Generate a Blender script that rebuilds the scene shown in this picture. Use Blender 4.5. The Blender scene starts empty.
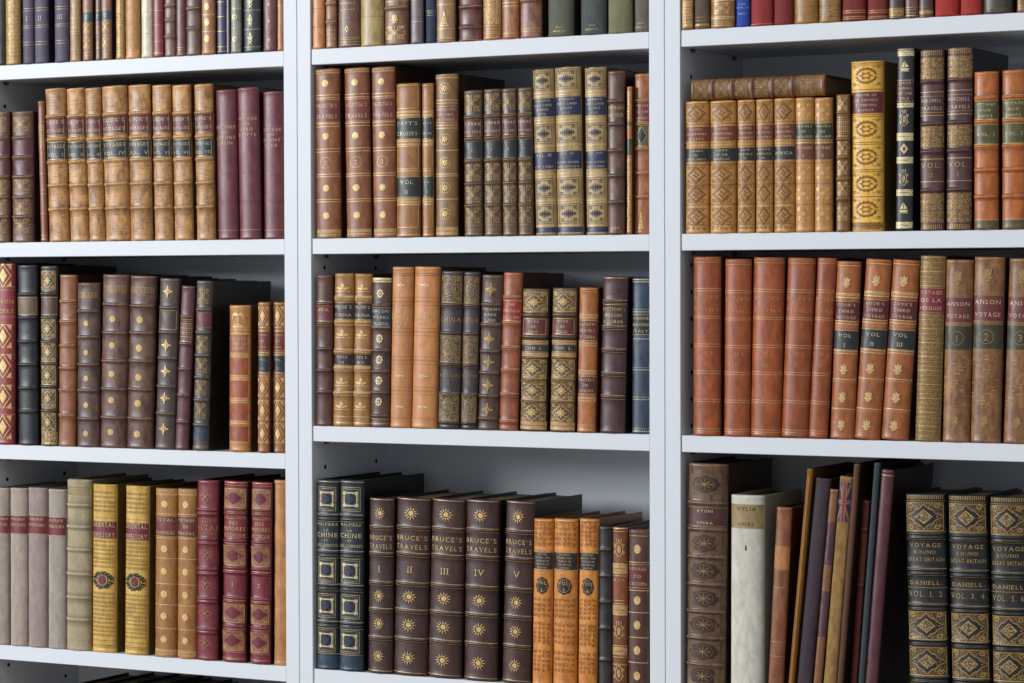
import bpy, math, random
from mathutils import Vector, Matrix
# A wall of white bookcases filled with antique leather-bound books.
# Units are metres. BOOKS rows: (shelf, x, shelf z, width, height, lean in degrees,
# set-back, depth, style index, label); STYLES hold leather colour and spine decoration,
# with positions as fractions of the spine height measured from the head.
CAM = {'f': 2656.343755956014, 'C': [2.20177, -3.46314, 0.04178], 'fw': [-0.46696118477484855, 0.884041476783078, -0.02044307317563749], 'r': [0.88424836563278, 0.4670095058186072, -0.002636162137977547], 'u': [-0.00721663283167078, 0.01930773943927737, 0.9997875431351991]}
STYLES = [
{'base': '2c261c', 'items': []},
{'base': '8a6a34', 'items': [('gz', 0.5468, 0.9954, 'scroll'), ('l', 0.6933), ('l', 0.7803), ('l', 0.8673)], 'gold': 'dull2'},
{'base': '514a5e', 'items': [('l', 0.6329), ('l', 0.6494), ('l', 0.7482), ('l', 0.762), ('l', 0.8563), ('l', 0.8746), ('t', 0.6997, 0.0311, 'I', 'c8b8a8')], 'rough': 0.5, 'kind': 'cloth'},
{'base': '514a5e', 'items': [('l', 0.6329), ('l', 0.6494), ('l', 0.7482), ('l', 0.762), ('l', 0.8563), ('l', 0.8746), ('t', 0.6997, 0.0311, 'II', 'c8b8a8')], 'rough': 0.5, 'kind': 'cloth'},
{'base': '514a5e', 'items': [('l', 0.6329), ('l', 0.6494), ('l', 0.7482), ('l', 0.762), ('l', 0.8563), ('l', 0.8746), ('t', 0.6997, 0.0311, 'III', 'c8b8a8')], 'rough': 0.5, 'kind': 'cloth'},
{'base': '8a6a45', 'items': [('l', 0.6274), ('l', 0.6393), ('l', 0.7098), ('l', 0.7189), ('l', 0.8169), ('l', 0.9204), ('gz', 0.7235, 0.8105, 'dots')], 'wear': 0.8},
{'base': '7d543a', 'items': [('blk', 0.6832, 0.7437, '1e3a44'), ('t', 0.7135, 0.0275, 'I'), ('m', 'scrollm', 0.7913, 0.0641, 1.2), ('m', 'scrollm', 0.892, 0.0641, 1.2), ('l', 0.6723), ('l', 0.7547), ('l', 0.8462), ('l', 0.9469), ('l', 0.9652)], 'wear': 0.6},
{'base': '6b5547', 'items': [('blk', 0.6842, 0.7437, '243a48'), ('t', 0.7116, 0.022, '2'), ('m', 'scrollm', 0.8032, 0.0549, 1.2), ('m', 'scrollm', 0.9039, 0.0549, 1.2), ('l', 0.675), ('l', 0.7528), ('l', 0.8489), ('l', 0.9451)], 'wear': 0.5},
{'base': '7b553c', 'items': [('blk', 0.6805, 0.7354, '1d3f50'), ('t', 0.708, 0.0256, '3'), ('m', 'scrollm', 0.7858, 0.0641, 1.2), ('m', 'scrollm', 0.8865, 0.0641, 1.2), ('l', 0.6686), ('l', 0.7446), ('l', 0.8407), ('l', 0.9414), ('l', 0.9597)], 'wear': 0.7},
{'base': '9a6a3a', 'items': [('gz', 0.5789, 0.9954, 'vscroll'), ('l', 0.6887), ('l', 0.7528), ('l', 0.8627), ('l', 0.9725)], 'wear': 0.7, 'gold': 'dull2'},
{'base': 'b37a42', 'items': [('gz', 0.5825, 0.9396, 'scroll'), ('l', 0.7519), ('l', 0.8572), ('l', 0.9487), ('l', 0.9716)], 'wear': 0.6, 'gold': 'c99b5c'},
{'base': 'c2bba8', 'items': [('l', 0.7056), ('l', 0.8429)], 'wear': 0.2, 'gold': 'dull'},
{'base': '7c2a32', 'items': [('l', 0.699), ('l', 0.7924), ('l', 0.8967), ('L', 0.9736)], 'wear': 0.4},
{'base': '6a4c46', 'items': [('b', 0.6704), ('b', 0.7616), ('b', 0.8682), ('l', 0.6616), ('l', 0.7693), ('l', 0.8737)], 'wear': 0.6},
{'base': '5d3430', 'items': [('l', 0.9462), ('l', 0.9594), ('l', 0.9813), ('L', 0.9923)], 'wear': 0.3},
{'base': '5c4138', 'items': [('b', 0.699), ('b', 0.8253), ('l', 0.6935), ('l', 0.8363)], 'wear': 0.5},
{'base': '8a5a38', 'items': [('L', 0.7451), ('L', 0.8517), ('m', 'disc', 0.6924, 0.0505, 0.42), ('m', 'disc', 0.7935, 0.0505, 0.42), ('m', 'disc', 0.8989, 0.0505, 0.42), ('l', 0.9725), ('l', 0.989), ('gz', 0.9561, 0.989, 'dots')], 'wear': 0.4},
{'base': '2a2c4c', 'items': [('L', 0.6693), ('L', 0.7627), ('L', 0.8561), ('L', 0.955), ('gz', 0.9714, 0.9989, 'dots')], 'wear': 0.2},
{'base': '7a7078', 'items': [], 'wear': 0.1},
{'base': '6d7268', 'items': [('l', 0.7089), ('l', 0.8407), ('L', 0.7199), ('m', 'flower', 0.7715, 0.0461, 0.6), ('m', 'flower', 0.9099, 0.0461, 0.6), ('gz', 0.9286, 0.989, 'dots')], 'gold': 'pale', 'wear': 0.2},
{'base': '222a2e', 'items': [('l', 0.733), ('l', 0.8539), ('l', 0.9659), ('m', 'thistle', 0.6803, 0.0725, 0.48), ('m', 'thistle', 0.7935, 0.0725, 0.48), ('m', 'thistle', 0.9088, 0.0725, 0.48)], 'gold': 'pale', 'wear': 0.1, 'leather': 1},
{'base': '61322f', 'items': [('bd', 0.7539), ('bd', 0.8682), ('m', 'disc', 0.7034, 0.0242, 0.22), ('m', 'disc', 0.8088, 0.0242, 0.22), ('m', 'disc', 0.9264, 0.0242, 0.22)], 'wear': 0.2, 'gold': 'dull'},
{'base': 'a06a45', 'items': [('L', 0.7166)], 'wear': 0.6},
{'base': '5e3d2c', 'items': [('b', 0.1996), ('b', 0.3498), ('b', 0.5), ('b', 0.6545), ('b', 0.8047), ('lab', 0.2103, 0.3433, '5b2530', ['', ''], 0), ('lab', 0.3605, 0.4936, '5a2228', ['', ''], 0), ('m', 'scrollm', 0.0987, 0.1202, 1.4), ('m', 'scrollm', 0.5751, 0.1202, 1.4), ('m', 'scrollm', 0.7253, 0.1202, 1.4), ('m', 'scrollm', 0.8755, 0.1202, 1.4), ('gz', 0.9506, 0.9957, 'dots')], 'wear': 0.7, 'gold': 'dull'},
{'base': '7c4427', 'items': [('l', 0.1462), ('l', 0.3715), ('l', 0.5138), ('l', 0.6285), ('l', 0.6561), ('l', 0.7964), ('gz', 0.166, 0.3419, 'dash'), ('gz', 0.9447, 0.9881, 'dots')], 'wear': 0.4},
{'base': 'a67848', 'items': [('b', 0.1818), ('b', 0.3345), ('b', 0.48), ('b', 0.6327), ('b', 0.7891), ('l', 0.1673), ('l', 0.3236), ('l', 0.3491), ('l', 0.4691), ('l', 0.4909), ('lab', 0.1891, 0.3091, '6b2530', ["COOK'S", 'VOYAGES'], 1), ('lab', 0.3491, 0.4673, '1e2a35', ['VOYAGES', 'VOL. I'], 1), ('gz', 0.0309, 0.1582, 'faint'), ('gz', 0.4909, 0.6218, 'faint'), ('gz', 0.6473, 0.7782, 'faint'), ('gz', 0.8036, 0.9673, 'faint')], 'wear': 0.7, 'mott': 0.9},
{'base': 'a67848', 'items': [('b', 0.1818), ('b', 0.3345), ('b', 0.48), ('b', 0.6327), ('b', 0.7891), ('l', 0.1673), ('l', 0.3236), ('l', 0.3491), ('l', 0.4691), ('l', 0.4909), ('lab', 0.1891, 0.3091, '6b2530', ["COOK'S", 'VOYAGES'], 1), ('lab', 0.3491, 0.4673, '1e2a35', ['VOYAGES', 'VOL. II'], 1), ('gz', 0.0309, 0.1582, 'faint'), ('gz', 0.4909, 0.6218, 'faint'), ('gz', 0.6473, 0.7782, 'faint'), ('gz', 0.8036, 0.9673, 'faint')], 'wear': 0.7, 'mott': 0.9},
{'base': 'a67848', 'items': [('b', 0.1818), ('b', 0.3345), ('b', 0.48), ('b', 0.6327), ('b', 0.7891), ('l', 0.1673), ('l', 0.3236), ('l', 0.3491), ('l', 0.4691), ('l', 0.4909), ('lab', 0.1891, 0.3091, '6b2530', ["COOK'S", 'VOYAGES'], 1), ('lab', 0.3491, 0.4673, '1e2a35', ['VOYAGES', 'VOL. III'], 1), ('gz', 0.0309, 0.1582, 'faint'), ('gz', 0.4909, 0.6218, 'faint'), ('gz', 0.6473, 0.7782, 'faint'), ('gz', 0.8036, 0.9673, 'faint')], 'wear': 0.7, 'mott': 0.9},
{'base': 'a67848', 'items': [('b', 0.1818), ('b', 0.3345), ('b', 0.48), ('b', 0.6327), ('b', 0.7891), ('l', 0.1673), ('l', 0.3236), ('l', 0.3491), ('l', 0.4691), ('l', 0.4909), ('lab', 0.1891, 0.3091, '6b2530', ["COOK'S", 'VOYAGES'], 1), ('lab', 0.3491, 0.4673, '1e2a35', ['VOYAGES', 'VOL. IV'], 1), ('gz', 0.0309, 0.1582, 'faint'), ('gz', 0.4909, 0.6218, 'faint'), ('gz', 0.6473, 0.7782, 'faint'), ('gz', 0.8036, 0.9673, 'faint')], 'wear': 0.7, 'mott': 0.9},
{'base': 'a67848', 'items': [('b', 0.1818), ('b', 0.3345), ('b', 0.48), ('b', 0.6327), ('b', 0.7891), ('l', 0.1673), ('l', 0.3236), ('l', 0.3491), ('l', 0.4691), ('l', 0.4909), ('lab', 0.1891, 0.3091, '6b2530', ["COOK'S", 'VOYAGES'], 1), ('lab', 0.3491, 0.4673, '1e2a35', ['VOYAGES', 'VOL. V'], 1), ('gz', 0.0309, 0.1582, 'faint'), ('gz', 0.4909, 0.6218, 'faint'), ('gz', 0.6473, 0.7782, 'faint'), ('gz', 0.8036, 0.9673, 'faint')], 'wear': 0.7, 'mott': 0.9},
{'base': 'a67848', 'items': [('b', 0.1818), ('b', 0.3345), ('b', 0.48), ('b', 0.6327), ('b', 0.7891), ('l', 0.1673), ('l', 0.3236), ('l', 0.3491), ('l', 0.4691), ('l', 0.4909), ('lab', 0.1891, 0.3091, '6b2530', ["COOK'S", 'VOYAGES'], 1), ('lab', 0.3491, 0.4673, '1e2a35', ['VOYAGES', 'VOL. VI'], 1), ('gz', 0.0309, 0.1582, 'faint'), ('gz', 0.4909, 0.6218, 'faint'), ('gz', 0.6473, 0.7782, 'faint'), ('gz', 0.8036, 0.9673, 'faint')], 'wear': 0.7, 'mott': 0.9},
{'base': 'a67848', 'items': [('b', 0.1818), ('b', 0.3345), ('b', 0.48), ('b', 0.6327), ('b', 0.7891), ('l', 0.1673), ('l', 0.3236), ('l', 0.3491), ('l', 0.4691), ('l', 0.4909), ('lab', 0.1891, 0.3091, '6b2530', ["COOK'S", 'VOYAGES'], 1), ('lab', 0.3491, 0.4673, '1e2a35', ['VOYAGES', 'VOL. VII'], 1), ('gz', 0.0309, 0.1582, 'faint'), ('gz', 0.4909, 0.6218, 'faint'), ('gz', 0.6473, 0.7782, 'faint'), ('gz', 0.8036, 0.9673, 'faint')], 'wear': 0.7, 'mott': 0.9},
{'base': 'a67848', 'items': [('b', 0.1818), ('b', 0.3345), ('b', 0.48), ('b', 0.6327), ('b', 0.7891), ('l', 0.1673), ('l', 0.3236), ('l', 0.3491), ('l', 0.4691), ('l', 0.4909), ('lab', 0.1891, 0.3091, '6b2530', ["COOK'S", 'VOYAGES'], 1), ('lab', 0.3491, 0.4673, '1e2a35', ['VOYAGES', 'VOL. VIII'], 1), ('gz', 0.0309, 0.1582, 'faint'), ('gz', 0.4909, 0.6218, 'faint'), ('gz', 0.6473, 0.7782, 'faint'), ('gz', 0.8036, 0.9673, 'faint')], 'wear': 0.7, 'mott': 0.9},
{'base': '5f2530', 'items': [('bd', 0.2071), ('bd', 0.5653), ('bd', 0.7481), ('l', 0.9384), ('t', 0.25, 0.0205, 'HISTOIRE', 'e8b890'), ('t', 0.2854, 0.0205, 'DE', 'e8b890'), ('t', 0.3209, 0.0205, "L'ORIENT", 'e8b890'), ('t', 0.3563, 0.0205, 'LATIN', 'e8b890')], 'wear': 0.35, 'leather': 1},
{'base': '5f2530', 'items': [('bd', 0.1623), ('bd', 0.5653), ('bd', 0.7481), ('l', 0.9384), ('t', 0.2052, 0.0205, 'VOYAGE', 'e8b890'), ('t', 0.2407, 0.0205, 'EN', 'e8b890'), ('t', 0.2761, 0.0205, 'SYRIE', 'e8b890'), ('t', 0.3116, 0.0205, 'EGYPTE', 'e8b890'), ('t', 0.6399, 0.0261, 'II', 'c08878')], 'wear': 0.35, 'leather': 1},
{'base': '5f2530', 'items': [('bd', 0.2164), ('bd', 0.5653), ('bd', 0.7481), ('l', 0.9384), ('t', 0.2593, 0.0205, 'VOYAGE', 'e8b890'), ('t', 0.2948, 0.0205, 'EN', 'e8b890'), ('t', 0.3302, 0.0205, 'ORIENT', 'e8b890'), ('t', 0.3657, 0.0205, 'SYRIE', 'e8b890')], 'wear': 0.35, 'leather': 1},
{'base': '7d1f26', 'items': [('l', 0.1299), ('l', 0.1477), ('l', 0.2954), ('l', 0.3381), ('l', 0.5036), ('l', 0.6726), ('l', 0.7972), ('l', 0.8327), ('m', 'lozf', 0.0676, 0.1335, 0.8), ('m', 'lozf', 0.4021, 0.1335, 0.8), ('m', 'lozf', 0.5658, 0.1335, 0.8), ('m', 'lozf', 0.7349, 0.1335, 0.8), ('m', 'lozf', 0.9039, 0.1335, 0.8), ('t', 0.21, 0.0214, 'BYRON'), ('t', 0.2633, 0.0214, 'WORKS')], 'wear': 0.2, 'leather': 1},
{'base': '12161f', 'items': [('b', 0.1622), ('b', 0.2937), ('b', 0.4234), ('b', 0.5514), ('b', 0.6811), ('b', 0.8108), ('lab', 0.1766, 0.2757, '6e5a3c', ['', ''], 0)], 'wear': 0.2, 'leather': 1},
{'base': '30302c', 'items': [('b', 0.1537), ('b', 0.2857), ('b', 0.4195), ('b', 0.5425), ('b', 0.6691), ('b', 0.8047), ('m', 'filig', 0.0814, 0.1049, 0.85), ('m', 'filig', 0.3472, 0.1049, 0.85), ('m', 'filig', 0.4792, 0.1049, 0.85), ('m', 'filig', 0.6058, 0.1049, 0.85), ('m', 'filig', 0.736, 0.1049, 0.85), ('m', 'filig', 0.868, 0.1049, 0.85), ('lab', 0.1718, 0.2712, '57372a', ['', ''], 0), ('gz', 0.9222, 0.9946, 'scroll')], 'wear': 0.5},
{'base': '84502f', 'items': [('b', 0.1553), ('b', 0.2727), ('b', 0.411), ('b', 0.5436), ('b', 0.6705), ('b', 0.8182), ('l', 0.1458), ('l', 0.1667), ('l', 0.2614), ('l', 0.2841), ('l', 0.4205), ('l', 0.6818), ('l', 0.8277), ('gz', 0.1742, 0.2595, 'faint')], 'wear': 0.8},
{'base': '4a312c', 'items': [('b', 0.1732), ('b', 0.3307), ('b', 0.498), ('b', 0.6555), ('b', 0.8268), ('m', 'disc', 0.248, 0.0394, 0.24), ('m', 'disc', 0.4252, 0.0394, 0.24), ('m', 'disc', 0.5827, 0.0394, 0.24), ('m', 'disc', 0.7441, 0.0394, 0.24), ('m', 'disc', 0.9173, 0.0394, 0.24), ('gz', 0.0551, 0.0945, 'dash')], 'wear': 0.7, 'mott': 0.9, 'rag': 1, 'gold': 'dull2'},
{'base': '563832', 'items': [('b', 0.172), ('b', 0.3364), ('b', 0.4991), ('b', 0.6617), ('b', 0.8262), ('gz', 0.0598, 0.1065, 'dash'), ('m', 'disc', 0.2561, 0.0411, 0.26), ('m', 'disc', 0.4093, 0.0411, 0.26), ('m', 'disc', 0.5738, 0.0411, 0.26), ('m', 'disc', 0.7252, 0.0411, 0.26), ('m', 'disc', 0.9103, 0.0411, 0.26)], 'wear': 0.7, 'mott': 0.9, 'gold': 'dull2'},
{'base': '54352d', 'items': [('b', 0.1748), ('b', 0.3308), ('b', 0.4944), ('b', 0.6579), ('b', 0.8271), ('gz', 0.062, 0.0996, 'dash'), ('m', 'disc', 0.2556, 0.0451, 0.28), ('m', 'disc', 0.4192, 0.0451, 0.28), ('m', 'disc', 0.5883, 0.0451, 0.28), ('m', 'disc', 0.7387, 0.0451, 0.28), ('m', 'disc', 0.9173, 0.0451, 0.28)], 'wear': 0.7, 'mott': 0.9, 'gold': 'dull2'},
{'base': '433531', 'items': [('b', 0.1714), ('b', 0.3143), ('b', 0.4667), ('b', 0.6324), ('b', 0.7905), ('m', 'star4', 0.0762, 0.0724, 0.5), ('m', 'star4', 0.3905, 0.0724, 0.5), ('m', 'star4', 0.5429, 0.0724, 0.5), ('m', 'star4', 0.701, 0.0724, 0.5), ('m', 'star4', 0.88, 0.0724, 0.5), ('lab', 0.1829, 0.301, '4d3a30', ['', ''], 1)], 'wear': 0.6},
{'base': '542a34', 'items': [('b', 0.1889), ('b', 0.3519), ('b', 0.507), ('b', 0.666), ('b', 0.829), ('gz', 0.1968, 0.3439, 'dots')], 'wear': 0.4, 'leather': 1},
{'base': '3c3632', 'items': [('b', 0.1692), ('b', 0.3038), ('b', 0.4385), ('b', 0.5673), ('b', 0.7019), ('b', 0.8481), ('lab', 0.1827, 0.275, '6b2733', ['', ''], 0), ('m', 'scrollm', 0.0923, 0.0962, 1.3), ('m', 'scrollm', 0.3712, 0.0962, 1.3), ('m', 'scrollm', 0.5019, 0.0962, 1.3), ('m', 'scrollm', 0.6308, 0.0962, 1.3), ('m', 'scrollm', 0.7654, 0.0962, 1.3), ('blk', 0.8615, 0.9385, '1d2c40'), ('L', 0.9769)], 'gold': 'dull', 'wear': 0.8},
{'base': 'a16a33', 'items': [('L', 0.0133), ('L', 0.1681), ('L', 0.1903), ('L', 0.3385), ('L', 0.4934), ('L', 0.6482), ('L', 0.8031), ('m', 'frame', 0.0907, 0.1283, 1.5), ('m', 'frame', 0.2611, 0.1283, 1.5), ('m', 'frame', 0.4159, 0.1283, 1.5), ('m', 'frame', 0.5708, 0.1283, 1.5), ('m', 'frame', 0.7257, 0.1283, 1.5), ('m', 'frame', 0.8695, 0.1283, 1.5), ('m', 'palm', 0.0951, 0.115, 0.8), ('blk', 0.1991, 0.323, '8d4d32'), ('t', 0.2279, 0.0199, 'VOYAGES'), ('t', 0.2611, 0.0177, 'DANS LES'), ('t', 0.2942, 0.0199, 'INDES'), ('blk', 0.3606, 0.4735, '8c4022'), ('blk', 0.5155, 0.6283, '8c4022'), ('blk', 0.6704, 0.7832, '8c4022'), ('blk', 0.8252, 0.9248, '8c4022')], 'wear': 0.3, 'leather': 1},
{'base': '8a5128', 'items': [('L', 0.0129), ('L', 0.1677), ('L', 0.1892), ('L', 0.3355), ('L', 0.3505), ('L', 0.4688), ('L', 0.4903), ('L', 0.6516), ('L', 0.8022), ('L', 0.9312), ('lab', 0.1935, 0.3226, '7c2f25', ['VOYAGES', 'IN', 'ASIA'], 0), ('lab', 0.3505, 0.4688, '24303a', ['VOL.', '1'], 0), ('m', 'lozf', 0.0925, 0.129, 0.95), ('m', 'lozf', 0.5656, 0.129, 0.95), ('m', 'lozf', 0.7204, 0.129, 0.95), ('m', 'lozf', 0.8731, 0.129, 0.95)], 'wear': 0.3},
{'base': '8a5128', 'items': [('L', 0.0129), ('L', 0.1677), ('L', 0.1892), ('L', 0.3355), ('L', 0.3505), ('L', 0.4688), ('L', 0.4903), ('L', 0.6516), ('L', 0.8022), ('L', 0.9312), ('lab', 0.1935, 0.3226, '7c2f25', ['VOYAGES', 'IN', 'ASIA'], 0), ('lab', 0.3505, 0.4688, '24303a', ['VOL.', '2'], 0), ('m', 'lozf', 0.0925, 0.129, 0.95), ('m', 'lozf', 0.5656, 0.129, 0.95), ('m', 'lozf', 0.7204, 0.129, 0.95), ('m', 'lozf', 0.8731, 0.129, 0.95)], 'wear': 0.3},
{'base': '8c8078', 'items': [('lab', 0.1718, 0.2904, '7a2830', ['INDIAN', 'SKETCHES', ''], 0)], 'wear': 0.25, 'kind': 'paper', 'gold': 'pale'},
{'base': '968a80', 'items': [('lab', 0.1718, 0.2904, '7a2830', ['INDIAN', 'SKETCHES', ''], 0)], 'wear': 0.25, 'kind': 'paper', 'gold': 'pale'},
{'base': '8f7f7c', 'items': [('lab', 0.1718, 0.2904, '7a2830', ['INDIAN', 'SKETCHES', ''], 0)], 'wear': 0.25, 'kind': 'paper', 'gold': 'pale'},
{'base': '968e86', 'items': [('lab', 0.1718, 0.2904, '7a2830', ['INDIAN', 'SKETCHES', ''], 0)], 'wear': 0.25, 'kind': 'paper', 'gold': 'pale'},
{'base': '9b8f76', 'items': [('b', 0.1486), ('b', 0.2762), ('b', 0.4095), ('b', 0.5524), ('b', 0.6895), ('b', 0.819), ('gz', 0.0381, 0.0914, 'dash'), ('l', 0.1238), ('l', 0.1714), ('l', 0.9371)], 'wear': 0.3, 'kind': 'paper', 'rag': 1, 'gold': 'dull'},
{'base': 'bf9a4a', 'items': [('gz', 0.0331, 0.1693, 'bars'), ('gz', 0.3249, 0.5, 'bars'), ('gz', 0.6362, 0.9086, 'bars'), ('lab', 0.2179, 0.3191, '7b2436', [], 0), ('t', 0.2374, 0.0292, 'ORIENTAL', 'e0cc98', 1.25), ('t', 0.2977, 0.0292, 'REPERTORY', 'e0cc98', 1.25), ('m', 'rosette', 0.5681, 0.1284, 1.5), ('m', 'rubyt', 0.5681, 0.0856, 0.5), ('t', 0.5681, 0.0292, 'I'), ('gz', 0.9475, 0.9864, 'zig'), ('l', 0.0078), ('l', 0.1984), ('l', 0.321), ('l', 0.928)], 'wear': 0.15, 'leather': 1, 'gold': 'dark'},
{'base': 'bf9a4a', 'items': [('gz', 0.0331, 0.1693, 'bars'), ('gz', 0.3249, 0.5, 'bars'), ('gz', 0.6362, 0.9086, 'bars'), ('lab', 0.2179, 0.3191, '7b2436', [], 0), ('t', 0.2374, 0.0292, 'ORIENTAL', 'e0cc98', 1.25), ('t', 0.2977, 0.0292, 'REPERTORY', 'e0cc98', 1.25), ('m', 'rosette', 0.5681, 0.1284, 1.5), ('m', 'rubyt', 0.5681, 0.0856, 0.5), ('t', 0.5681, 0.0292, 'II'), ('gz', 0.9475, 0.9864, 'zig'), ('l', 0.0078), ('l', 0.1984), ('l', 0.321), ('l', 0.928)], 'wear': 0.15, 'leather': 1, 'gold': 'dark'},
{'base': '94632f', 'items': [('gz', 0.0058, 0.0407, 'solid'), ('L', 0.1512), ('L', 0.2926), ('L', 0.4128), ('L', 0.564), ('L', 0.688), ('L', 0.8295), ('lab', 0.1609, 0.2849, '743027', ['TOTAL', '', 'CAMBRIDGE'], 0), ('m', 'disc', 0.093, 0.0465, 0.34), ('m', 'disc', 0.3585, 0.0465, 0.34), ('m', 'disc', 0.4903, 0.0465, 0.34), ('m', 'disc', 0.626, 0.0465, 0.34), ('m', 'disc', 0.7558, 0.0465, 0.34), ('m', 'disc', 0.8934, 0.0465, 0.34), ('gz', 0.9516, 0.9942, 'solid')], 'wear': 0.35},
{'base': '94632f', 'items': [('gz', 0.0058, 0.0407, 'solid'), ('L', 0.1512), ('L', 0.2926), ('L', 0.4128), ('L', 0.564), ('L', 0.688), ('L', 0.8295), ('lab', 0.1609, 0.2849, '743027', ['VOYAGE', 'IN', 'MADRAS'], 0), ('m', 'disc', 0.093, 0.0465, 0.34), ('m', 'disc', 0.3585, 0.0465, 0.34), ('m', 'disc', 0.4903, 0.0465, 0.34), ('m', 'disc', 0.626, 0.0465, 0.34), ('m', 'disc', 0.7558, 0.0465, 0.34), ('m', 'disc', 0.8934, 0.0465, 0.34), ('gz', 0.9516, 0.9942, 'solid')], 'wear': 0.35},
{'base': '6b1d2c', 'items': [('b', 0.163), ('b', 0.1866), ('b', 0.3261), ('b', 0.3496), ('b', 0.4928), ('b', 0.5181), ('b', 0.6558), ('b', 0.6739), ('b', 0.8261), ('b', 0.8442), ('m', 'cross4', 0.0906, 0.0761, 0.6), ('m', 'cross4', 0.4167, 0.0761, 0.6), ('m', 'cross4', 0.5761, 0.0761, 0.6), ('m', 'cross4', 0.7391, 0.0761, 0.6), ('m', 'cross4', 0.9022, 0.0761, 0.6), ('t', 0.2192, 0.0236, 'KOTZEBUE'), ('t', 0.2609, 0.0272, 'ALTAI'), ('t', 0.2935, 0.0199, 'JOURNAL')], 'wear': 0.1, 'leather': 1, 'gold': 'dull'},
{'base': '701c2c', 'items': [('b', 0.1547), ('b', 0.1799), ('b', 0.3309), ('b', 0.3561), ('b', 0.4784), ('b', 0.5036), ('b', 0.6439), ('b', 0.6655), ('b', 0.8022), ('b', 0.8273), ('l', 0.0072), ('l', 0.0216), ('l', 0.1637), ('l', 0.3417), ('l', 0.4928), ('l', 0.6547), ('l', 0.8129), ('l', 0.9424), ('l', 0.9784), ('m', 'pan', 0.0935, 0.1043, 1.5), ('m', 'pan', 0.4101, 0.1043, 1.5), ('m', 'pan', 0.7266, 0.1043, 1.5), ('m', 'pan', 0.8813, 0.1043, 1.5), ('t', 0.1978, 0.0198, 'COLLECTION'), ('t', 0.2302, 0.018, 'DES'), ('t', 0.2608, 0.0198, 'MEMOIRES'), ('t', 0.2986, 0.0216, 'HISTORIQUE'), ('t', 0.5683, 0.0234, '1')], 'wear': 0.1, 'leather': 1},
{'base': '701c2c', 'items': [('b', 0.1547), ('b', 0.1799), ('b', 0.3309), ('b', 0.3561), ('b', 0.4784), ('b', 0.5036), ('b', 0.6439), ('b', 0.6655), ('b', 0.8022), ('b', 0.8273), ('l', 0.0072), ('l', 0.0216), ('l', 0.1637), ('l', 0.3417), ('l', 0.4928), ('l', 0.6547), ('l', 0.8129), ('l', 0.9424), ('l', 0.9784), ('m', 'pan', 0.0935, 0.1043, 1.5), ('m', 'pan', 0.4101, 0.1043, 1.5), ('m', 'pan', 0.7266, 0.1043, 1.5), ('m', 'pan', 0.8813, 0.1043, 1.5), ('t', 0.1978, 0.0198, 'COLLECTION'), ('t', 0.2302, 0.018, 'DES'), ('t', 0.2608, 0.0198, 'MEMOIRES'), ('t', 0.2986, 0.0216, 'HISTORIQUE'), ('t', 0.5683, 0.0234, '2')], 'wear': 0.1, 'leather': 1},
{'base': 'a4713f', 'items': [('l', 0.0355), ('l', 0.1616), ('l', 0.302), ('l', 0.4263), ('l', 0.5648), ('l', 0.698), ('l', 0.8401), ('l', 0.9556), ('l', 0.9769)], 'wear': 0.5, 'leather': 1},
{'base': 'b0713c', 'items': [('bd', 0.7473), ('bd', 0.866), ('l', 0.6814), ('l', 0.7418), ('l', 0.8704)], 'wear': 0.5, 'leather': 1},
{'base': '7b523c', 'items': [('b', 0.721), ('b', 0.8341), ('l', 0.7133), ('l', 0.8363), ('l', 0.8473), ('l', 0.9846), ('gz', 0.8638, 0.9791, 'dots')], 'wear': 0.5},
{'base': '654436', 'items': [('bd', 0.8319), ('m', 'rhomb', 0.8868, 0.0483, 0.22), ('l', 0.9396), ('l', 0.9506), ('l', 0.967), ('l', 0.9835), ('gz', 0.6649, 0.7858, 'text')], 'wear': 0.4, 'leather': 1},
{'base': '9a8350', 'items': [('bd', 0.8176), ('gz', 0.978, 0.9967, 'dots')], 'wear': 0.5},
{'base': '6f4d38', 'items': [('b', 0.7726), ('l', 0.7319), ('l', 0.7627), ('m', 'tulip', 0.8385, 0.0659, 0.42), ('m', 'scrollm', 0.9264, 0.0879, 0.8)], 'wear': 0.5, 'mott': 0.7},
{'base': '5e5358', 'items': [('l', 0.733), ('l', 0.8649), ('bd', 0.8374), ('bd', 0.8726)], 'wear': 0.4},
{'base': '24344e', 'items': [('l', 0.8033), ('l', 0.8165), ('l', 0.8308)], 'kind': 'cloth', 'gold': 'pale'},
{'base': '8f6f4a', 'items': [('L', 0.7693), ('L', 0.9176), ('m', 'bell', 0.8572, 0.0923, 0.5), ('gz', 0.9725, 0.9945, 'solid')], 'wear': 0.4, 'leather': 1},
{'base': '5c2c26', 'items': [('b', 0.794), ('b', 0.9134), ('l', 0.7887), ('l', 0.92), ('l', 0.9921)], 'wear': 0.3, 'leather': 1},
{'base': '92663a', 'items': [('gz', 0.672, 0.9055, 'vscroll'), ('l', 0.9147), ('l', 0.9344), ('l', 0.9501), ('gz', 0.9541, 0.9934, 'dots')], 'wear': 0.6},
{'base': '865231', 'items': [('L', 0.7822), ('L', 0.8032), ('l', 0.7625), ('l', 0.9659)], 'wear': 0.6, 'mott': 0.8},
{'base': '7a5040', 'items': [('b', 0.773), ('l', 0.9436), ('l', 0.9593)], 'wear': 0.8, 'mott': 0.8},
{'base': '54584a', 'items': [('t', 0.9449, 0.0092, 'JOHN'), ('t', 0.9685, 0.0105, 'MURRAY'), ('bd', 0.7454)], 'kind': 'cloth'},
{'base': '434b4c', 'items': [('t', 0.9449, 0.0092, 'JOHN'), ('t', 0.9685, 0.0105, 'MURRAY'), ('bd', 0.7546)], 'kind': 'cloth'},
{'base': '6c6c50', 'items': [('bd', 0.7914)], 'kind': 'cloth'},
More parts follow.
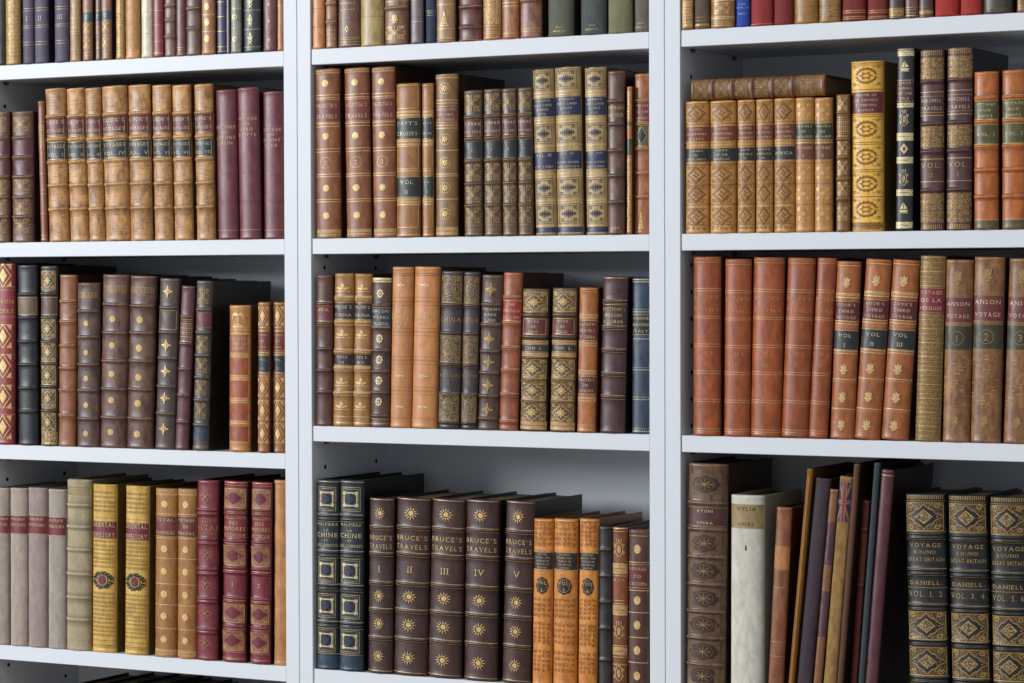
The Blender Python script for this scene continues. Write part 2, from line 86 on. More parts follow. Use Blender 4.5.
{'base': '68625a', 'items': [('t', 0.9449, 0.0092, 'JOHN'), ('t', 0.9685, 0.0105, 'MURRAY'), ('bd', 0.7704)], 'kind': 'cloth'},
{'base': '7c4828', 'items': [('gz', 0.0087, 0.0295, 'solid'), ('L', 0.156), ('L', 0.1733), ('L', 0.3241), ('L', 0.3414), ('L', 0.4731), ('L', 0.4905), ('L', 0.6222), ('L', 0.636), ('L', 0.7712), ('L', 0.7851), ('lab', 0.182, 0.3172, '843832', ["VALENTIA'S", 'TRAVELS'], 0), ('m', 'disc', 0.0867, 0.0451, 0.3), ('m', 'disc', 0.3986, 0.0451, 0.3), ('m', 'disc', 0.7054, 0.0451, 0.3), ('m', 'disc', 0.8666, 0.0451, 0.3), ('m', 'oval', 0.5546, 0.0693, 0.5), ('t', 0.5546, 0.0277, '1'), ('gz', 0.948, 0.9931, 'solid')], 'wear': 0.25, 'mott': 0.6},
{'base': '7c4828', 'items': [('gz', 0.0087, 0.0295, 'solid'), ('L', 0.156), ('L', 0.1733), ('L', 0.3241), ('L', 0.3414), ('L', 0.4731), ('L', 0.4905), ('L', 0.6222), ('L', 0.636), ('L', 0.7712), ('L', 0.7851), ('lab', 0.182, 0.3172, '843832', ["VALENTIA'S", 'TRAVELS'], 0), ('m', 'disc', 0.0867, 0.0451, 0.3), ('m', 'disc', 0.3986, 0.0451, 0.3), ('m', 'disc', 0.7054, 0.0451, 0.3), ('m', 'disc', 0.8666, 0.0451, 0.3), ('m', 'oval', 0.5546, 0.0693, 0.5), ('t', 0.5546, 0.0277, '2'), ('gz', 0.948, 0.9931, 'solid')], 'wear': 0.25, 'mott': 0.6},
{'base': '7c4828', 'items': [('gz', 0.0087, 0.0295, 'solid'), ('L', 0.156), ('L', 0.1733), ('L', 0.3241), ('L', 0.3414), ('L', 0.4731), ('L', 0.4905), ('L', 0.6222), ('L', 0.636), ('L', 0.7712), ('L', 0.7851), ('lab', 0.182, 0.3172, '843832', ["VALENTIA'S", 'TRAVELS'], 0), ('m', 'disc', 0.0867, 0.0451, 0.3), ('m', 'disc', 0.3986, 0.0451, 0.3), ('m', 'disc', 0.7054, 0.0451, 0.3), ('m', 'disc', 0.8666, 0.0451, 0.3), ('m', 'oval', 0.5546, 0.0693, 0.5), ('t', 0.5546, 0.0277, '3'), ('gz', 0.948, 0.9931, 'solid')], 'wear': 0.25, 'mott': 0.6},
{'base': '8e5c2c', 'items': [('m', 'frame', 0.09, 0.1456, 1.45), ('m', 'frame', 0.4828, 0.1456, 1.45), ('m', 'frame', 0.8621, 0.1456, 1.45), ('L', 0.1858), ('L', 0.205), ('L', 0.3774), ('L', 0.3966), ('L', 0.569), ('L', 0.7663), ('L', 0.7854), ('L', 0.9847), ('gz', 0.1762, 0.2184, 'solid'), ('gz', 0.364, 0.4061, 'solid'), ('lab', 0.2222, 0.364, '1d3332', ["DAVY'S", 'CRUISES'], 0), ('lab', 0.6054, 0.7414, '1d3332', ['VOL', 'II'], 0), ('gz', 0.7471, 0.7797, 'solid')], 'wear': 0.2, 'leather': 1},
{'base': '8e5c2c', 'items': [('m', 'frame', 0.09, 0.1456, 1.45), ('m', 'frame', 0.4828, 0.1456, 1.45), ('m', 'frame', 0.8621, 0.1456, 1.45), ('L', 0.1858), ('L', 0.205), ('L', 0.3774), ('L', 0.3966), ('L', 0.569), ('L', 0.7663), ('L', 0.7854), ('L', 0.9847), ('gz', 0.1762, 0.2184, 'solid'), ('gz', 0.364, 0.4061, 'solid'), ('lab', 0.2222, 0.364, '1d3332', ['DAVY', 'CRUISE'], 0), ('lab', 0.6054, 0.7414, '1d3332', ['VOL', 'II'], 0), ('gz', 0.7471, 0.7797, 'solid')], 'wear': 0.2, 'leather': 1},
{'base': '75552f', 'items': [('gz', 0.0036, 0.029, 'solid'), ('L', 0.1612), ('L', 0.1793), ('L', 0.3152), ('L', 0.3333), ('L', 0.4692), ('L', 0.6141), ('L', 0.6268), ('L', 0.7681), ('lab', 0.1975, 0.3007, '7d4434', ['ANDERSON', 'HISTORY', 'OF CHINA'], 0), ('m', 'starring', 0.0888, 0.0725, 0.5), ('m', 'starring', 0.4004, 0.0725, 0.5), ('m', 'starring', 0.5453, 0.0725, 0.5), ('m', 'starring', 0.6993, 0.0725, 0.5), ('m', 'starring', 0.8587, 0.0725, 0.5), ('gz', 0.9402, 0.9891, 'solid')], 'wear': 0.3},
{'base': '4c3726', 'items': [('b', 0.1851), ('b', 0.332), ('b', 0.4829), ('b', 0.6398), ('b', 0.7887), ('lab', 0.1972, 0.3179, '57212a', ['TORRE', 'VOYAGES'], 1), ('lab', 0.3461, 0.4728, '20242e', ['I'], 0), ('m', 'scrollm', 0.0905, 0.1247, 1.5), ('m', 'scrollm', 0.5634, 0.1247, 1.5), ('m', 'scrollm', 0.7143, 0.1247, 1.5), ('m', 'scrollm', 0.8551, 0.1247, 1.5), ('gz', 0.9155, 0.9899, 'dots'), ('l', 0.171), ('l', 0.3421), ('l', 0.493), ('l', 0.6519), ('l', 0.8008)], 'wear': 0.7, 'gold': 'dull'},
{'base': '9c8458', 'items': [('gz', 0.0142, 0.0567, 'dots'), ('m', 'bluepan', 0.0709, 0.117, 1.35), ('m', 'bluepan', 0.3901, 0.117, 1.35), ('m', 'bluepan', 0.7163, 0.117, 1.35), ('m', 'bluepan', 0.8723, 0.117, 1.35), ('L', 0.1454), ('L', 0.1631), ('L', 0.3085), ('L', 0.3262), ('L', 0.4645), ('L', 0.633), ('L', 0.6507), ('L', 0.7926), ('L', 0.8103), ('L', 0.9433), ('lab', 0.1738, 0.2908, '1c2850', ['ROBERTS', 'HOLY LAND', 'EGYPT', 'ETC'], 0), ('lab', 0.4965, 0.6099, '1c2850', ['VOL. III', '', 'EGYPT & NUBIA'], 0), ('blk', 0.9521, 0.9965, '1c2850'), ('gz', 0.3191, 0.3582, 'zig')], 'wear': 0.1, 'leather': 1, 'rag': 1, 'mott': 0.5},
{'base': '9c8458', 'items': [('gz', 0.0142, 0.0567, 'dots'), ('m', 'bluepan', 0.0709, 0.117, 1.35), ('m', 'bluepan', 0.3901, 0.117, 1.35), ('m', 'bluepan', 0.7163, 0.117, 1.35), ('m', 'bluepan', 0.8723, 0.117, 1.35), ('L', 0.1454), ('L', 0.1631), ('L', 0.3085), ('L', 0.3262), ('L', 0.4645), ('L', 0.633), ('L', 0.6507), ('L', 0.7926), ('L', 0.8103), ('L', 0.9433), ('lab', 0.1738, 0.2908, '1c2850', ['ROBERTS', 'HOLY LAND', 'EGYPT', 'ETC'], 0), ('lab', 0.4965, 0.6099, '1c2850', ['VOL. I.II', '', 'IDUMEA ARABIA', 'ASIA PETRAEA'], 0), ('blk', 0.9521, 0.9965, '1c2850'), ('gz', 0.3191, 0.3582, 'zig')], 'wear': 0.1, 'leather': 1, 'rag': 1, 'mott': 0.5},
{'base': '9c8458', 'items': [('gz', 0.0142, 0.0567, 'dots'), ('m', 'bluepan', 0.0709, 0.117, 1.35), ('m', 'bluepan', 0.3901, 0.117, 1.35), ('m', 'bluepan', 0.7163, 0.117, 1.35), ('m', 'bluepan', 0.8723, 0.117, 1.35), ('L', 0.1454), ('L', 0.1631), ('L', 0.3085), ('L', 0.3262), ('L', 0.4645), ('L', 0.633), ('L', 0.6507), ('L', 0.7926), ('L', 0.8103), ('L', 0.9433), ('lab', 0.1738, 0.2908, '1c2850', ['ROBERTS', 'HOLY LAND', 'EGYPT', 'ETC'], 0), ('lab', 0.4965, 0.6099, '1c2850', ['VOL. II.IV', '', 'SYRIA & PETRA', 'EGYPT & NUBIA'], 0), ('blk', 0.9521, 0.9965, '1c2850'), ('gz', 0.3191, 0.3582, 'zig')], 'wear': 0.1, 'leather': 1, 'rag': 1, 'mott': 0.5},
{'base': '503127', 'items': [('b', 0.1856), ('b', 0.3243), ('b', 0.4865), ('b', 0.6396), ('b', 0.8018), ('t', 0.2252, 0.0198, 'VOYAGES'), ('t', 0.2703, 0.0198, 'AUTOUR'), ('t', 0.9604, 0.0162, '1787')], 'wear': 0.4, 'mott': 0.7, 'leather': 1},
{'base': 'a2602c', 'items': [('gz', 0.024, 0.224, 'scroll'), ('blk', 0.24, 0.264, '1f4038'), ('blk', 0.354, 0.464, '1f4038'), ('gz', 0.484, 0.984, 'scroll'), ('l', 0.232), ('l', 0.274), ('l', 0.344), ('l', 0.474)], 'wear': 0.3},
{'base': '925a38', 'items': [('b', 0.1657), ('b', 0.3131), ('b', 0.4659), ('b', 0.6169), ('b', 0.7643), ('lab', 0.175, 0.3002, '7c3034', ['VOYAGE', 'TO THE', 'INDIES'], 0), ('lab', 0.3186, 0.4549, '5a5838', [], 1), ('m', 'rhombd', 0.3867, 0.1215, 0.8), ('m', 'bell', 0.9116, 0.1013, 0.4)], 'wear': 0.5, 'mott': 0.6, 'leather': 1},
{'base': '4b261c', 'items': [('b', 0.1906), ('b', 0.3238), ('b', 0.4877), ('b', 0.6311), ('b', 0.7746), ('l', 0.1762), ('l', 0.3361), ('lab', 0.2008, 0.3074, '74232b', ['ASIA', ''], 0)], 'wear': 0.3, 'leather': 1},
{'base': '8e6230', 'items': [('gz', 0.004, 0.0303, 'dash'), ('b', 0.1636), ('b', 0.3192), ('b', 0.5111), ('b', 0.6222), ('b', 0.7838), ('gz', 0.1434, 0.1798, 'solid'), ('gz', 0.3051, 0.3414, 'solid'), ('gz', 0.4909, 0.5192, 'solid'), ('gz', 0.604, 0.6404, 'solid'), ('gz', 0.7677, 0.802, 'solid'), ('lab', 0.1879, 0.301, '33202c', ["MILNE'S", 'CHINA'], 0), ('lab', 0.5232, 0.602, '33202c', ['VOLS', 'I.II'], 0), ('m', 'fleur', 0.097, 0.0727, 0.8), ('m', 'fleur', 0.4, 0.0727, 0.8), ('m', 'fleur', 0.7131, 0.0727, 0.8), ('m', 'fleur', 0.8687, 0.0727, 0.8), ('L', 0.9354), ('L', 0.9758)], 'wear': 0.2, 'leather': 1},
{'base': '8e6230', 'items': [('gz', 0.004, 0.0303, 'dash'), ('b', 0.1636), ('b', 0.3192), ('b', 0.5111), ('b', 0.6222), ('b', 0.7838), ('gz', 0.1434, 0.1798, 'solid'), ('gz', 0.3051, 0.3414, 'solid'), ('gz', 0.4909, 0.5192, 'solid'), ('gz', 0.604, 0.6404, 'solid'), ('gz', 0.7677, 0.802, 'solid'), ('lab', 0.1879, 0.301, '33202c', ["MILNE'S", 'CHINA'], 0), ('lab', 0.5232, 0.602, '33202c', ['VOLS', 'III.IV'], 0), ('m', 'fleur', 0.097, 0.0727, 0.8), ('m', 'fleur', 0.4, 0.0727, 0.8), ('m', 'fleur', 0.7131, 0.0727, 0.8), ('m', 'fleur', 0.8687, 0.0727, 0.8), ('L', 0.9354), ('L', 0.9758)], 'wear': 0.2, 'leather': 1},
{'base': '4a3028', 'items': [('gz', 0.0041, 0.0332, 'solid'), ('b', 0.1867), ('b', 0.3361), ('b', 0.4876), ('b', 0.6266), ('b', 0.7676), ('b', 0.9232), ('lab', 0.1992, 0.332, '22384a', ['BACON', 'WORKS', 'ON INDIA'], 0), ('m', 'flower', 0.1079, 0.0705, 0.42), ('m', 'flower', 0.4087, 0.0705, 0.42), ('m', 'flower', 0.5498, 0.0705, 0.42), ('m', 'flower', 0.6888, 0.0705, 0.42), ('m', 'flower', 0.8299, 0.0705, 0.42), ('l', 0.944), ('l', 0.9751)], 'wear': 0.6, 'gold': 'pale'},
{'base': 'b27746', 'items': [('L', 0.0423), ('L', 0.0538), ('gz', 0.2, 0.2308, 'scrolls'), ('gz', 0.3885, 0.4192, 'scrolls'), ('gz', 0.5654, 0.5962, 'scrolls'), ('gz', 0.7538, 0.7846, 'scrolls'), ('l', 0.1904), ('l', 0.2385), ('l', 0.3808), ('l', 0.4269), ('l', 0.5577), ('l', 0.6038), ('l', 0.7462), ('l', 0.7923), ('l', 0.9404), ('t', 0.2923, 0.0192, 'CAPTAIN', 'e6c088'), ('t', 0.3231, 0.0192, 'BRITISH', 'e6c088'), ('t', 0.3538, 0.0192, 'INDIA', 'e6c088'), ('t', 0.4846, 0.0173, 'VOL. I', 'e6c088'), ('m', 'leafm', 0.1135, 0.0385, 0.42, 'pale'), ('m', 'leafm', 0.6769, 0.0385, 0.42, 'pale'), ('m', 'leafm', 0.8692, 0.0385, 0.42, 'pale')], 'wear': 0.4, 'leather': 1, 'mott': 0.3, 'gold': 'tanl'},
{'base': '2f2628', 'items': [('b', 0.2143), ('b', 0.3929), ('b', 0.5913), ('b', 0.7798), ('b', 0.9583), ('l', 0.2044), ('l', 0.2262), ('l', 0.4048), ('l', 0.5794), ('l', 0.6032), ('l', 0.7698), ('l', 0.7937), ('m', 'filigd', 0.1151, 0.1667, 1.45), ('m', 'filigd', 0.4921, 0.1667, 1.45), ('m', 'filigd', 0.8651, 0.1667, 1.45), ('t', 0.3056, 0.0317, 'CHINA'), ('t', 0.6607, 0.0198, 'MISSION'), ('t', 0.7063, 0.0258, 'I')], 'wear': 0.25, 'leather': 1, 'gold': 'dull'},
{'base': '2f2628', 'items': [('b', 0.2143), ('b', 0.3929), ('b', 0.5913), ('b', 0.7798), ('b', 0.9583), ('l', 0.2044), ('l', 0.2262), ('l', 0.4048), ('l', 0.5794), ('l', 0.6032), ('l', 0.7698), ('l', 0.7937), ('m', 'filigd', 0.1151, 0.1667, 1.45), ('m', 'filigd', 0.4921, 0.1667, 1.45), ('m', 'filigd', 0.8651, 0.1667, 1.45), ('t', 0.3056, 0.0317, 'CHINA'), ('t', 0.6607, 0.0198, 'MISSION'), ('t', 0.7063, 0.0258, 'II')], 'wear': 0.25, 'leather': 1, 'gold': 'dull'},
{'base': '4a332a', 'items': [('b', 0.1892), ('b', 0.3227), ('b', 0.492), ('b', 0.6315), ('b', 0.7809), ('b', 0.9263), ('lab', 0.1972, 0.3127, '35202a', ['VOYAGES', 'DANS', "L'ASIE"], 0), ('m', 'star4', 0.0936, 0.0916, 0.55), ('m', 'star4', 0.4124, 0.0916, 0.55), ('m', 'star4', 0.5618, 0.0916, 0.55), ('m', 'star4', 0.7112, 0.0916, 0.55), ('m', 'star4', 0.8705, 0.0916, 0.55)], 'wear': 0.7, 'mott': 0.7, 'gold': 'dull'},
{'base': '8a4a30', 'items': [('b', 0.1562), ('b', 0.3184), ('b', 0.4746), ('b', 0.6191), ('b', 0.7715), ('b', 0.9434), ('l', 0.1465), ('l', 0.1699), ('l', 0.3105), ('l', 0.3301), ('l', 0.4629), ('l', 0.4863), ('l', 0.6074), ('l', 0.6309), ('l', 0.7617), ('l', 0.7832), ('l', 0.9316), ('lab', 0.1758, 0.3066, 'a82c20', ['THE', 'INDIAN', 'REBELLION'], 0)], 'wear': 0.4, 'leather': 1},
{'base': '4a3724', 'items': [('b', 0.1861), ('b', 0.3377), ('b', 0.4848), ('b', 0.6407), ('b', 0.7922), ('lab', 0.2078, 0.3247, '6c2a24', ['HYDE', 'DE', 'RELIG.'], 1), ('gz', 0.3636, 0.3874, 'solid'), ('gz', 0.4502, 0.4762, 'solid'), ('lab', 0.3896, 0.4459, '332b2a', ['TOM. 1.'], 0), ('m', 'filig', 0.0952, 0.1342, 1.5), ('m', 'filig', 0.5628, 0.1342, 1.5), ('m', 'filig', 0.7143, 0.1342, 1.5), ('m', 'filig', 0.868, 0.1342, 1.5), ('gz', 0.9307, 0.987, 'solid'), ('gz', 0.0087, 0.0346, 'dots')], 'wear': 0.4},
{'base': '4a3724', 'items': [('b', 0.1861), ('b', 0.3377), ('b', 0.4848), ('b', 0.6407), ('b', 0.7922), ('lab', 0.2078, 0.3247, '6c2a24', ['HYDE', 'DE', 'RELIG.'], 1), ('gz', 0.3636, 0.3874, 'solid'), ('gz', 0.4502, 0.4762, 'solid'), ('lab', 0.3896, 0.4459, '332b2a', ['TOM. 2.'], 0), ('m', 'filig', 0.0952, 0.1342, 1.5), ('m', 'filig', 0.5628, 0.1342, 1.5), ('m', 'filig', 0.7143, 0.1342, 1.5), ('m', 'filig', 0.868, 0.1342, 1.5), ('gz', 0.9307, 0.987, 'solid'), ('gz', 0.0087, 0.0346, 'dots')], 'wear': 0.4},
{'base': '985722', 'items': [('gz', 0.0043, 0.0364, 'dots'), ('gz', 0.182, 0.212, 'solid'), ('gz', 0.3747, 0.4047, 'solid'), ('gz', 0.5675, 0.5974, 'solid'), ('gz', 0.7559, 0.7859, 'solid'), ('lab', 0.2248, 0.3662, '742c26', ['BARROW', 'TRAVELS', 'IN CHINA'], 0), ('lab', 0.6103, 0.7345, '5e2428', ['TRAVELS', 'IN', 'ORIENT'], 0), ('gz', 0.94, 0.9893, 'dots')], 'wear': 0.25, 'leather': 1},
{'base': '43252a', 'items': [('b', 0.1587), ('b', 0.3254), ('b', 0.4702), ('b', 0.623), ('b', 0.7679), ('l', 0.0079), ('l', 0.1488), ('l', 0.1706), ('l', 0.1786), ('l', 0.3135), ('l', 0.3373), ('l', 0.4603), ('l', 0.4821), ('l', 0.6111), ('l', 0.6349), ('l', 0.7579), ('l', 0.7817), ('t', 0.2063, 0.0198, "EASTMAN'S"), ('t', 0.246, 0.0198, 'DESSIN'), ('t', 0.2857, 0.0198, '& CIBER')], 'wear': 0.25, 'leather': 1},
{'base': '26374c', 'items': [('L', 0.0139), ('L', 0.0279), ('gz', 0.1952, 0.2271, 'dots'), ('gz', 0.3785, 0.4064, 'dots'), ('gz', 0.5677, 0.5976, 'dots'), ('gz', 0.757, 0.7869, 'dots'), ('lab', 0.2351, 0.3665, '1a2226', ['WANDER', 'ROUND', 'ITALY'], 0), ('gz', 0.9562, 0.992, 'dots')], 'wear': 0.25, 'leather': 1, 'gold': 'pale'},
{'base': '131f28', 'items': [('b', 0.1876), ('b', 0.2064), ('b', 0.3809), ('b', 0.3996), ('b', 0.5553), ('b', 0.5741), ('b', 0.7505), ('b', 0.7692), ('l', 0.0094), ('l', 0.1801), ('l', 0.2176), ('l', 0.3715), ('l', 0.409), ('l', 0.5478), ('l', 0.5835), ('l', 0.743), ('l', 0.7786), ('l', 0.9156), ('m', 'inner', 0.0994, 0.1238, 1.25), ('m', 'inner', 0.4747, 0.1238, 1.25), ('m', 'inner', 0.6623, 0.1238, 1.25), ('m', 'inner', 0.8443, 0.1238, 1.25), ('m', 'sqb', 0.0994, 0.0788, 0.62), ('m', 'sqb', 0.4747, 0.0788, 0.62), ('m', 'sqb', 0.6623, 0.0788, 0.62), ('m', 'sqb', 0.8443, 0.0788, 0.62), ('t', 0.2326, 0.015, 'MALPIERE'), ('t', 0.2627, 0.0131, 'LA'), ('t', 0.2889, 0.0244, 'CHINE'), ('t', 0.3171, 0.0113, 'ET'), ('t', 0.3433, 0.015, 'LES CHINOIS'), ('blk', 0.9268, 0.9906, '1a3048')], 'wear': 0.1, 'leather': 1, 'gold': 'pale'},
{'base': '3a2220', 'items': [('b', 0.1691), ('b', 0.3196), ('b', 0.4845), ('b', 0.6371), ('b', 0.7979), ('l', 0.0082), ('l', 0.1588), ('l', 0.1794), ('l', 0.3093), ('l', 0.3299), ('l', 0.4742), ('l', 0.4948), ('l', 0.6268), ('l', 0.6474), ('l', 0.7876), ('l', 0.8082), ('l', 0.9835), ('m', 'sun', 0.0866, 0.0701, 0.4), ('m', 'sun', 0.5567, 0.0701, 0.4), ('m', 'sun', 0.7155, 0.0701, 0.4), ('m', 'sun', 0.901, 0.0701, 0.4), ('t', 0.2247, 0.0268, "BRUCE'S", None, 1.3), ('t', 0.2742, 0.0268, 'TRAVELS', None, 1.35), ('t', 0.4021, 0.0371, 'I')], 'wear': 0.15, 'leather': 1, 'mott': 0.4},
{'base': '3a2220', 'items': [('b', 0.1691), ('b', 0.3196), ('b', 0.4845), ('b', 0.6371), ('b', 0.7979), ('l', 0.0082), ('l', 0.1588), ('l', 0.1794), ('l', 0.3093), ('l', 0.3299), ('l', 0.4742), ('l', 0.4948), ('l', 0.6268), ('l', 0.6474), ('l', 0.7876), ('l', 0.8082), ('l', 0.9835), ('m', 'sun', 0.0866, 0.0701, 0.4), ('m', 'sun', 0.5567, 0.0701, 0.4), ('m', 'sun', 0.7155, 0.0701, 0.4), ('m', 'sun', 0.901, 0.0701, 0.4), ('t', 0.2247, 0.0268, "BRUCE'S", None, 1.3), ('t', 0.2742, 0.0268, 'TRAVELS', None, 1.35), ('t', 0.4021, 0.0371, 'II')], 'wear': 0.15, 'leather': 1, 'mott': 0.4},
{'base': '3a2220', 'items': [('b', 0.1691), ('b', 0.3196), ('b', 0.4845), ('b', 0.6371), ('b', 0.7979), ('l', 0.0082), ('l', 0.1588), ('l', 0.1794), ('l', 0.3093), ('l', 0.3299), ('l', 0.4742), ('l', 0.4948), ('l', 0.6268), ('l', 0.6474), ('l', 0.7876), ('l', 0.8082), ('l', 0.9835), ('m', 'sun', 0.0866, 0.0701, 0.4), ('m', 'sun', 0.5567, 0.0701, 0.4), ('m', 'sun', 0.7155, 0.0701, 0.4), ('m', 'sun', 0.901, 0.0701, 0.4), ('t', 0.2247, 0.0268, "BRUCE'S", None, 1.3), ('t', 0.2742, 0.0268, 'TRAVELS', None, 1.35), ('t', 0.4021, 0.0371, 'III')], 'wear': 0.15, 'leather': 1, 'mott': 0.4},
{'base': '3a2220', 'items': [('b', 0.1691), ('b', 0.3196), ('b', 0.4845), ('b', 0.6371), ('b', 0.7979), ('l', 0.0082), ('l', 0.1588), ('l', 0.1794), ('l', 0.3093), ('l', 0.3299), ('l', 0.4742), ('l', 0.4948), ('l', 0.6268), ('l', 0.6474), ('l', 0.7876), ('l', 0.8082), ('l', 0.9835), ('m', 'sun', 0.0866, 0.0701, 0.4), ('m', 'sun', 0.5567, 0.0701, 0.4), ('m', 'sun', 0.7155, 0.0701, 0.4), ('m', 'sun', 0.901, 0.0701, 0.4), ('t', 0.2247, 0.0268, "BRUCE'S", None, 1.3), ('t', 0.2742, 0.0268, 'TRAVELS', None, 1.35), ('t', 0.4021, 0.0371, 'IV')], 'wear': 0.15, 'leather': 1, 'mott': 0.4},
{'base': '3a2220', 'items': [('b', 0.1691), ('b', 0.3196), ('b', 0.4845), ('b', 0.6371), ('b', 0.7979), ('l', 0.0082), ('l', 0.1588), ('l', 0.1794), ('l', 0.3093), ('l', 0.3299), ('l', 0.4742), ('l', 0.4948), ('l', 0.6268), ('l', 0.6474), ('l', 0.7876), ('l', 0.8082), ('l', 0.9835), ('m', 'sun', 0.0866, 0.0701, 0.4), ('m', 'sun', 0.5567, 0.0701, 0.4), ('m', 'sun', 0.7155, 0.0701, 0.4), ('m', 'sun', 0.901, 0.0701, 0.4), ('t', 0.2247, 0.0268, "BRUCE'S", None, 1.3), ('t', 0.2742, 0.0268, 'TRAVELS', None, 1.35), ('t', 0.4021, 0.0371, 'V')], 'wear': 0.15, 'leather': 1, 'mott': 0.4},
{'base': 'c07a30', 'items': [('gz', 0.0126, 0.1632, 'brownsc'), ('L', 0.0293), ('L', 0.1757), ('lab', 0.1967, 0.3033, '2c1f1c', ['VOYAGE', 'ROUND THE', 'WORLD IN', 'THE NAVAL', 'SERVICE'], 0), ('m', 'darkmed', 0.3975, 0.1088, 1.1), ('t', 0.3808, 0.0188, 'VOL.'), ('t', 0.4226, 0.0209, '1'), ('gz', 0.4644, 0.5921, 'brownsc'), ('gz', 0.613, 0.749, 'brownsc'), ('gz', 0.7803, 0.9163, 'brownsc'), ('l', 0.3222), ('l', 0.4686), ('l', 0.6025), ('l', 0.7699)], 'wear': 0.3, 'mott': 0.6, 'leather': 1},
{'base': 'c07a30', 'items': [('gz', 0.0126, 0.1632, 'brownsc'), ('L', 0.0293), ('L', 0.1757), ('lab', 0.1967, 0.3033, '2c1f1c', ['VOYAGE', 'ROUND THE', 'WORLD IN', 'THE NAVAL', 'SERVICE'], 0), ('m', 'darkmed', 0.3975, 0.1088, 1.1), ('t', 0.3808, 0.0188, 'VOL.'), ('t', 0.4226, 0.0209, '2'), ('gz', 0.4644, 0.5921, 'brownsc'), ('gz', 0.613, 0.749, 'brownsc'), ('gz', 0.7803, 0.9163, 'brownsc'), ('l', 0.3222), ('l', 0.4686), ('l', 0.6025), ('l', 0.7699)], 'wear': 0.3, 'mott': 0.6, 'leather': 1},
{'base': 'c07a30', 'items': [('gz', 0.0126, 0.1632, 'brownsc'), ('L', 0.0293), ('L', 0.1757), ('lab', 0.1967, 0.3033, '2c1f1c', ['VOYAGE', 'ROUND THE', 'WORLD IN', 'THE NAVAL', 'SERVICE'], 0), ('m', 'darkmed', 0.3975, 0.1088, 1.1), ('t', 0.3808, 0.0188, 'VOL.'), ('t', 0.4226, 0.0209, '4'), ('gz', 0.4644, 0.5921, 'brownsc'), ('gz', 0.613, 0.749, 'brownsc'), ('gz', 0.7803, 0.9163, 'brownsc'), ('l', 0.3222), ('l', 0.4686), ('l', 0.6025), ('l', 0.7699)], 'wear': 0.3, 'mott': 0.6, 'leather': 1},
{'base': '17151a', 'items': [('b', 0.1409), ('b', 0.3), ('b', 0.4591), ('b', 0.6182), ('b', 0.8114)], 'wear': 0.2, 'leather': 1},
{'base': '643618', 'items': [('L', 0.0068), ('L', 0.0251), ('L', 0.2215), ('L', 0.2397), ('L', 0.2808), ('L', 0.2945), ('L', 0.4452), ('L', 0.4635), ('L', 0.532), ('L', 0.7192), ('L', 0.7306), ('L', 0.7877), ('L', 0.8333), ('m', 'crest', 0.1301, 0.1233, 0.75), ('m', 'crest', 0.6279, 0.1233, 0.75), ('m', 'crest', 0.8836, 0.1233, 0.75), ('gz', 0.2215, 0.2808, 'solid'), ('gz', 0.4726, 0.532, 'solid'), ('gz', 0.7306, 0.7763, 'solid'), ('blk', 0.2991, 0.4452, '783a1c'), ('t', 0.3196, 0.0183, 'ASIA')], 'wear': 0.3},
{'base': '4a2a22', 'items': [('gz', 0.0093, 0.0464, 'dots'), ('L', 0.1995), ('L', 0.3712), ('L', 0.5058), ('L', 0.6589), ('L', 0.8121), ('lab', 0.2111, 0.3573, '702a2a', ['VOYAGE', 'TO', 'COCHIN'], 0), ('m', 'disc', 0.1183, 0.0603, 0.36), ('m', 'disc', 0.4316, 0.0603, 0.36), ('m', 'disc', 0.5824, 0.0603, 0.36), ('m', 'disc', 0.7378, 0.0603, 0.36), ('m', 'disc', 0.8933, 0.0603, 0.36), ('gz', 0.9582, 1.0, 'solid')], 'wear': 0.3},
{'base': '83512c', 'items': [('gz', 0.753, 0.9849, 'vscroll'), ('l', 0.8458), ('l', 0.9211)], 'wear': 0.6},
{'base': '57463a', 'items': [('l', 0.9316), ('l', 0.9501), ('gz', 0.9698, 0.9965, 'solid')], 'kind': 'cloth', 'gold': 'dull'},
{'base': '8a5e30', 'items': [('L', 0.8434), ('L', 0.9455), ('L', 0.9362), ('m', 'scrollm', 0.8875, 0.0696, 0.7), ('gz', 0.9664, 0.9942, 'dots')], 'wear': 0.6},
{'base': '20409a', 'items': [('t', 0.8701, 0.0093, 'HAND', 'c0c8d8'), ('t', 0.8898, 0.0093, 'BOOK OF', 'c0c8d8'), ('t', 0.9246, 0.0093, 'INDIA', 'c0c8d8')], 'kind': 'cloth', 'sat': 1},
{'base': '8c2a2c', 'items': [('l', 0.9896)], 'kind': 'cloth'},
{'base': '70201f', 'items': [], 'kind': 'cloth'},
{'base': '835c22', 'items': [('bd', 0.9049), ('gz', 0.9165, 0.9687, 'faint')], 'wear': 0.5, 'gold': 'dark'},
{'base': '82602c', 'items': [('bd', 0.9061), ('bd', 0.9698), ('gz', 0.9177, 0.964, 'faint')], 'wear': 0.5, 'gold': 'dark'},
{'base': '6e2220', 'items': [('l', 0.9409), ('l', 0.9524), ('l', 0.9756), ('l', 0.9872)], 'kind': 'cloth'},
{'base': '742821', 'items': [('l', 0.9467), ('l', 0.9582), ('l', 0.9814), ('l', 0.9907)], 'kind': 'cloth'},
{'base': '38252a', 'items': [('gz', 0.9443, 0.9942, 'solid'), ('L', 0.942)], 'wear': 0.2, 'gold': 'dull'},
{'base': '583530', 'items': [('l', 0.9409), ('l', 0.9536), ('l', 0.9698), ('L', 0.9872)], 'wear': 0.3},
{'base': '3f2e22', 'items': [('l', 0.942), ('l', 0.9571), ('l', 0.9803), ('gz', 0.9629, 0.9954, 'solid')], 'wear': 0.3, 'gold': 'dull'},
{'base': '9a2620', 'items': [], 'kind': 'cloth'},
{'base': '962822', 'items': [], 'kind': 'cloth'},
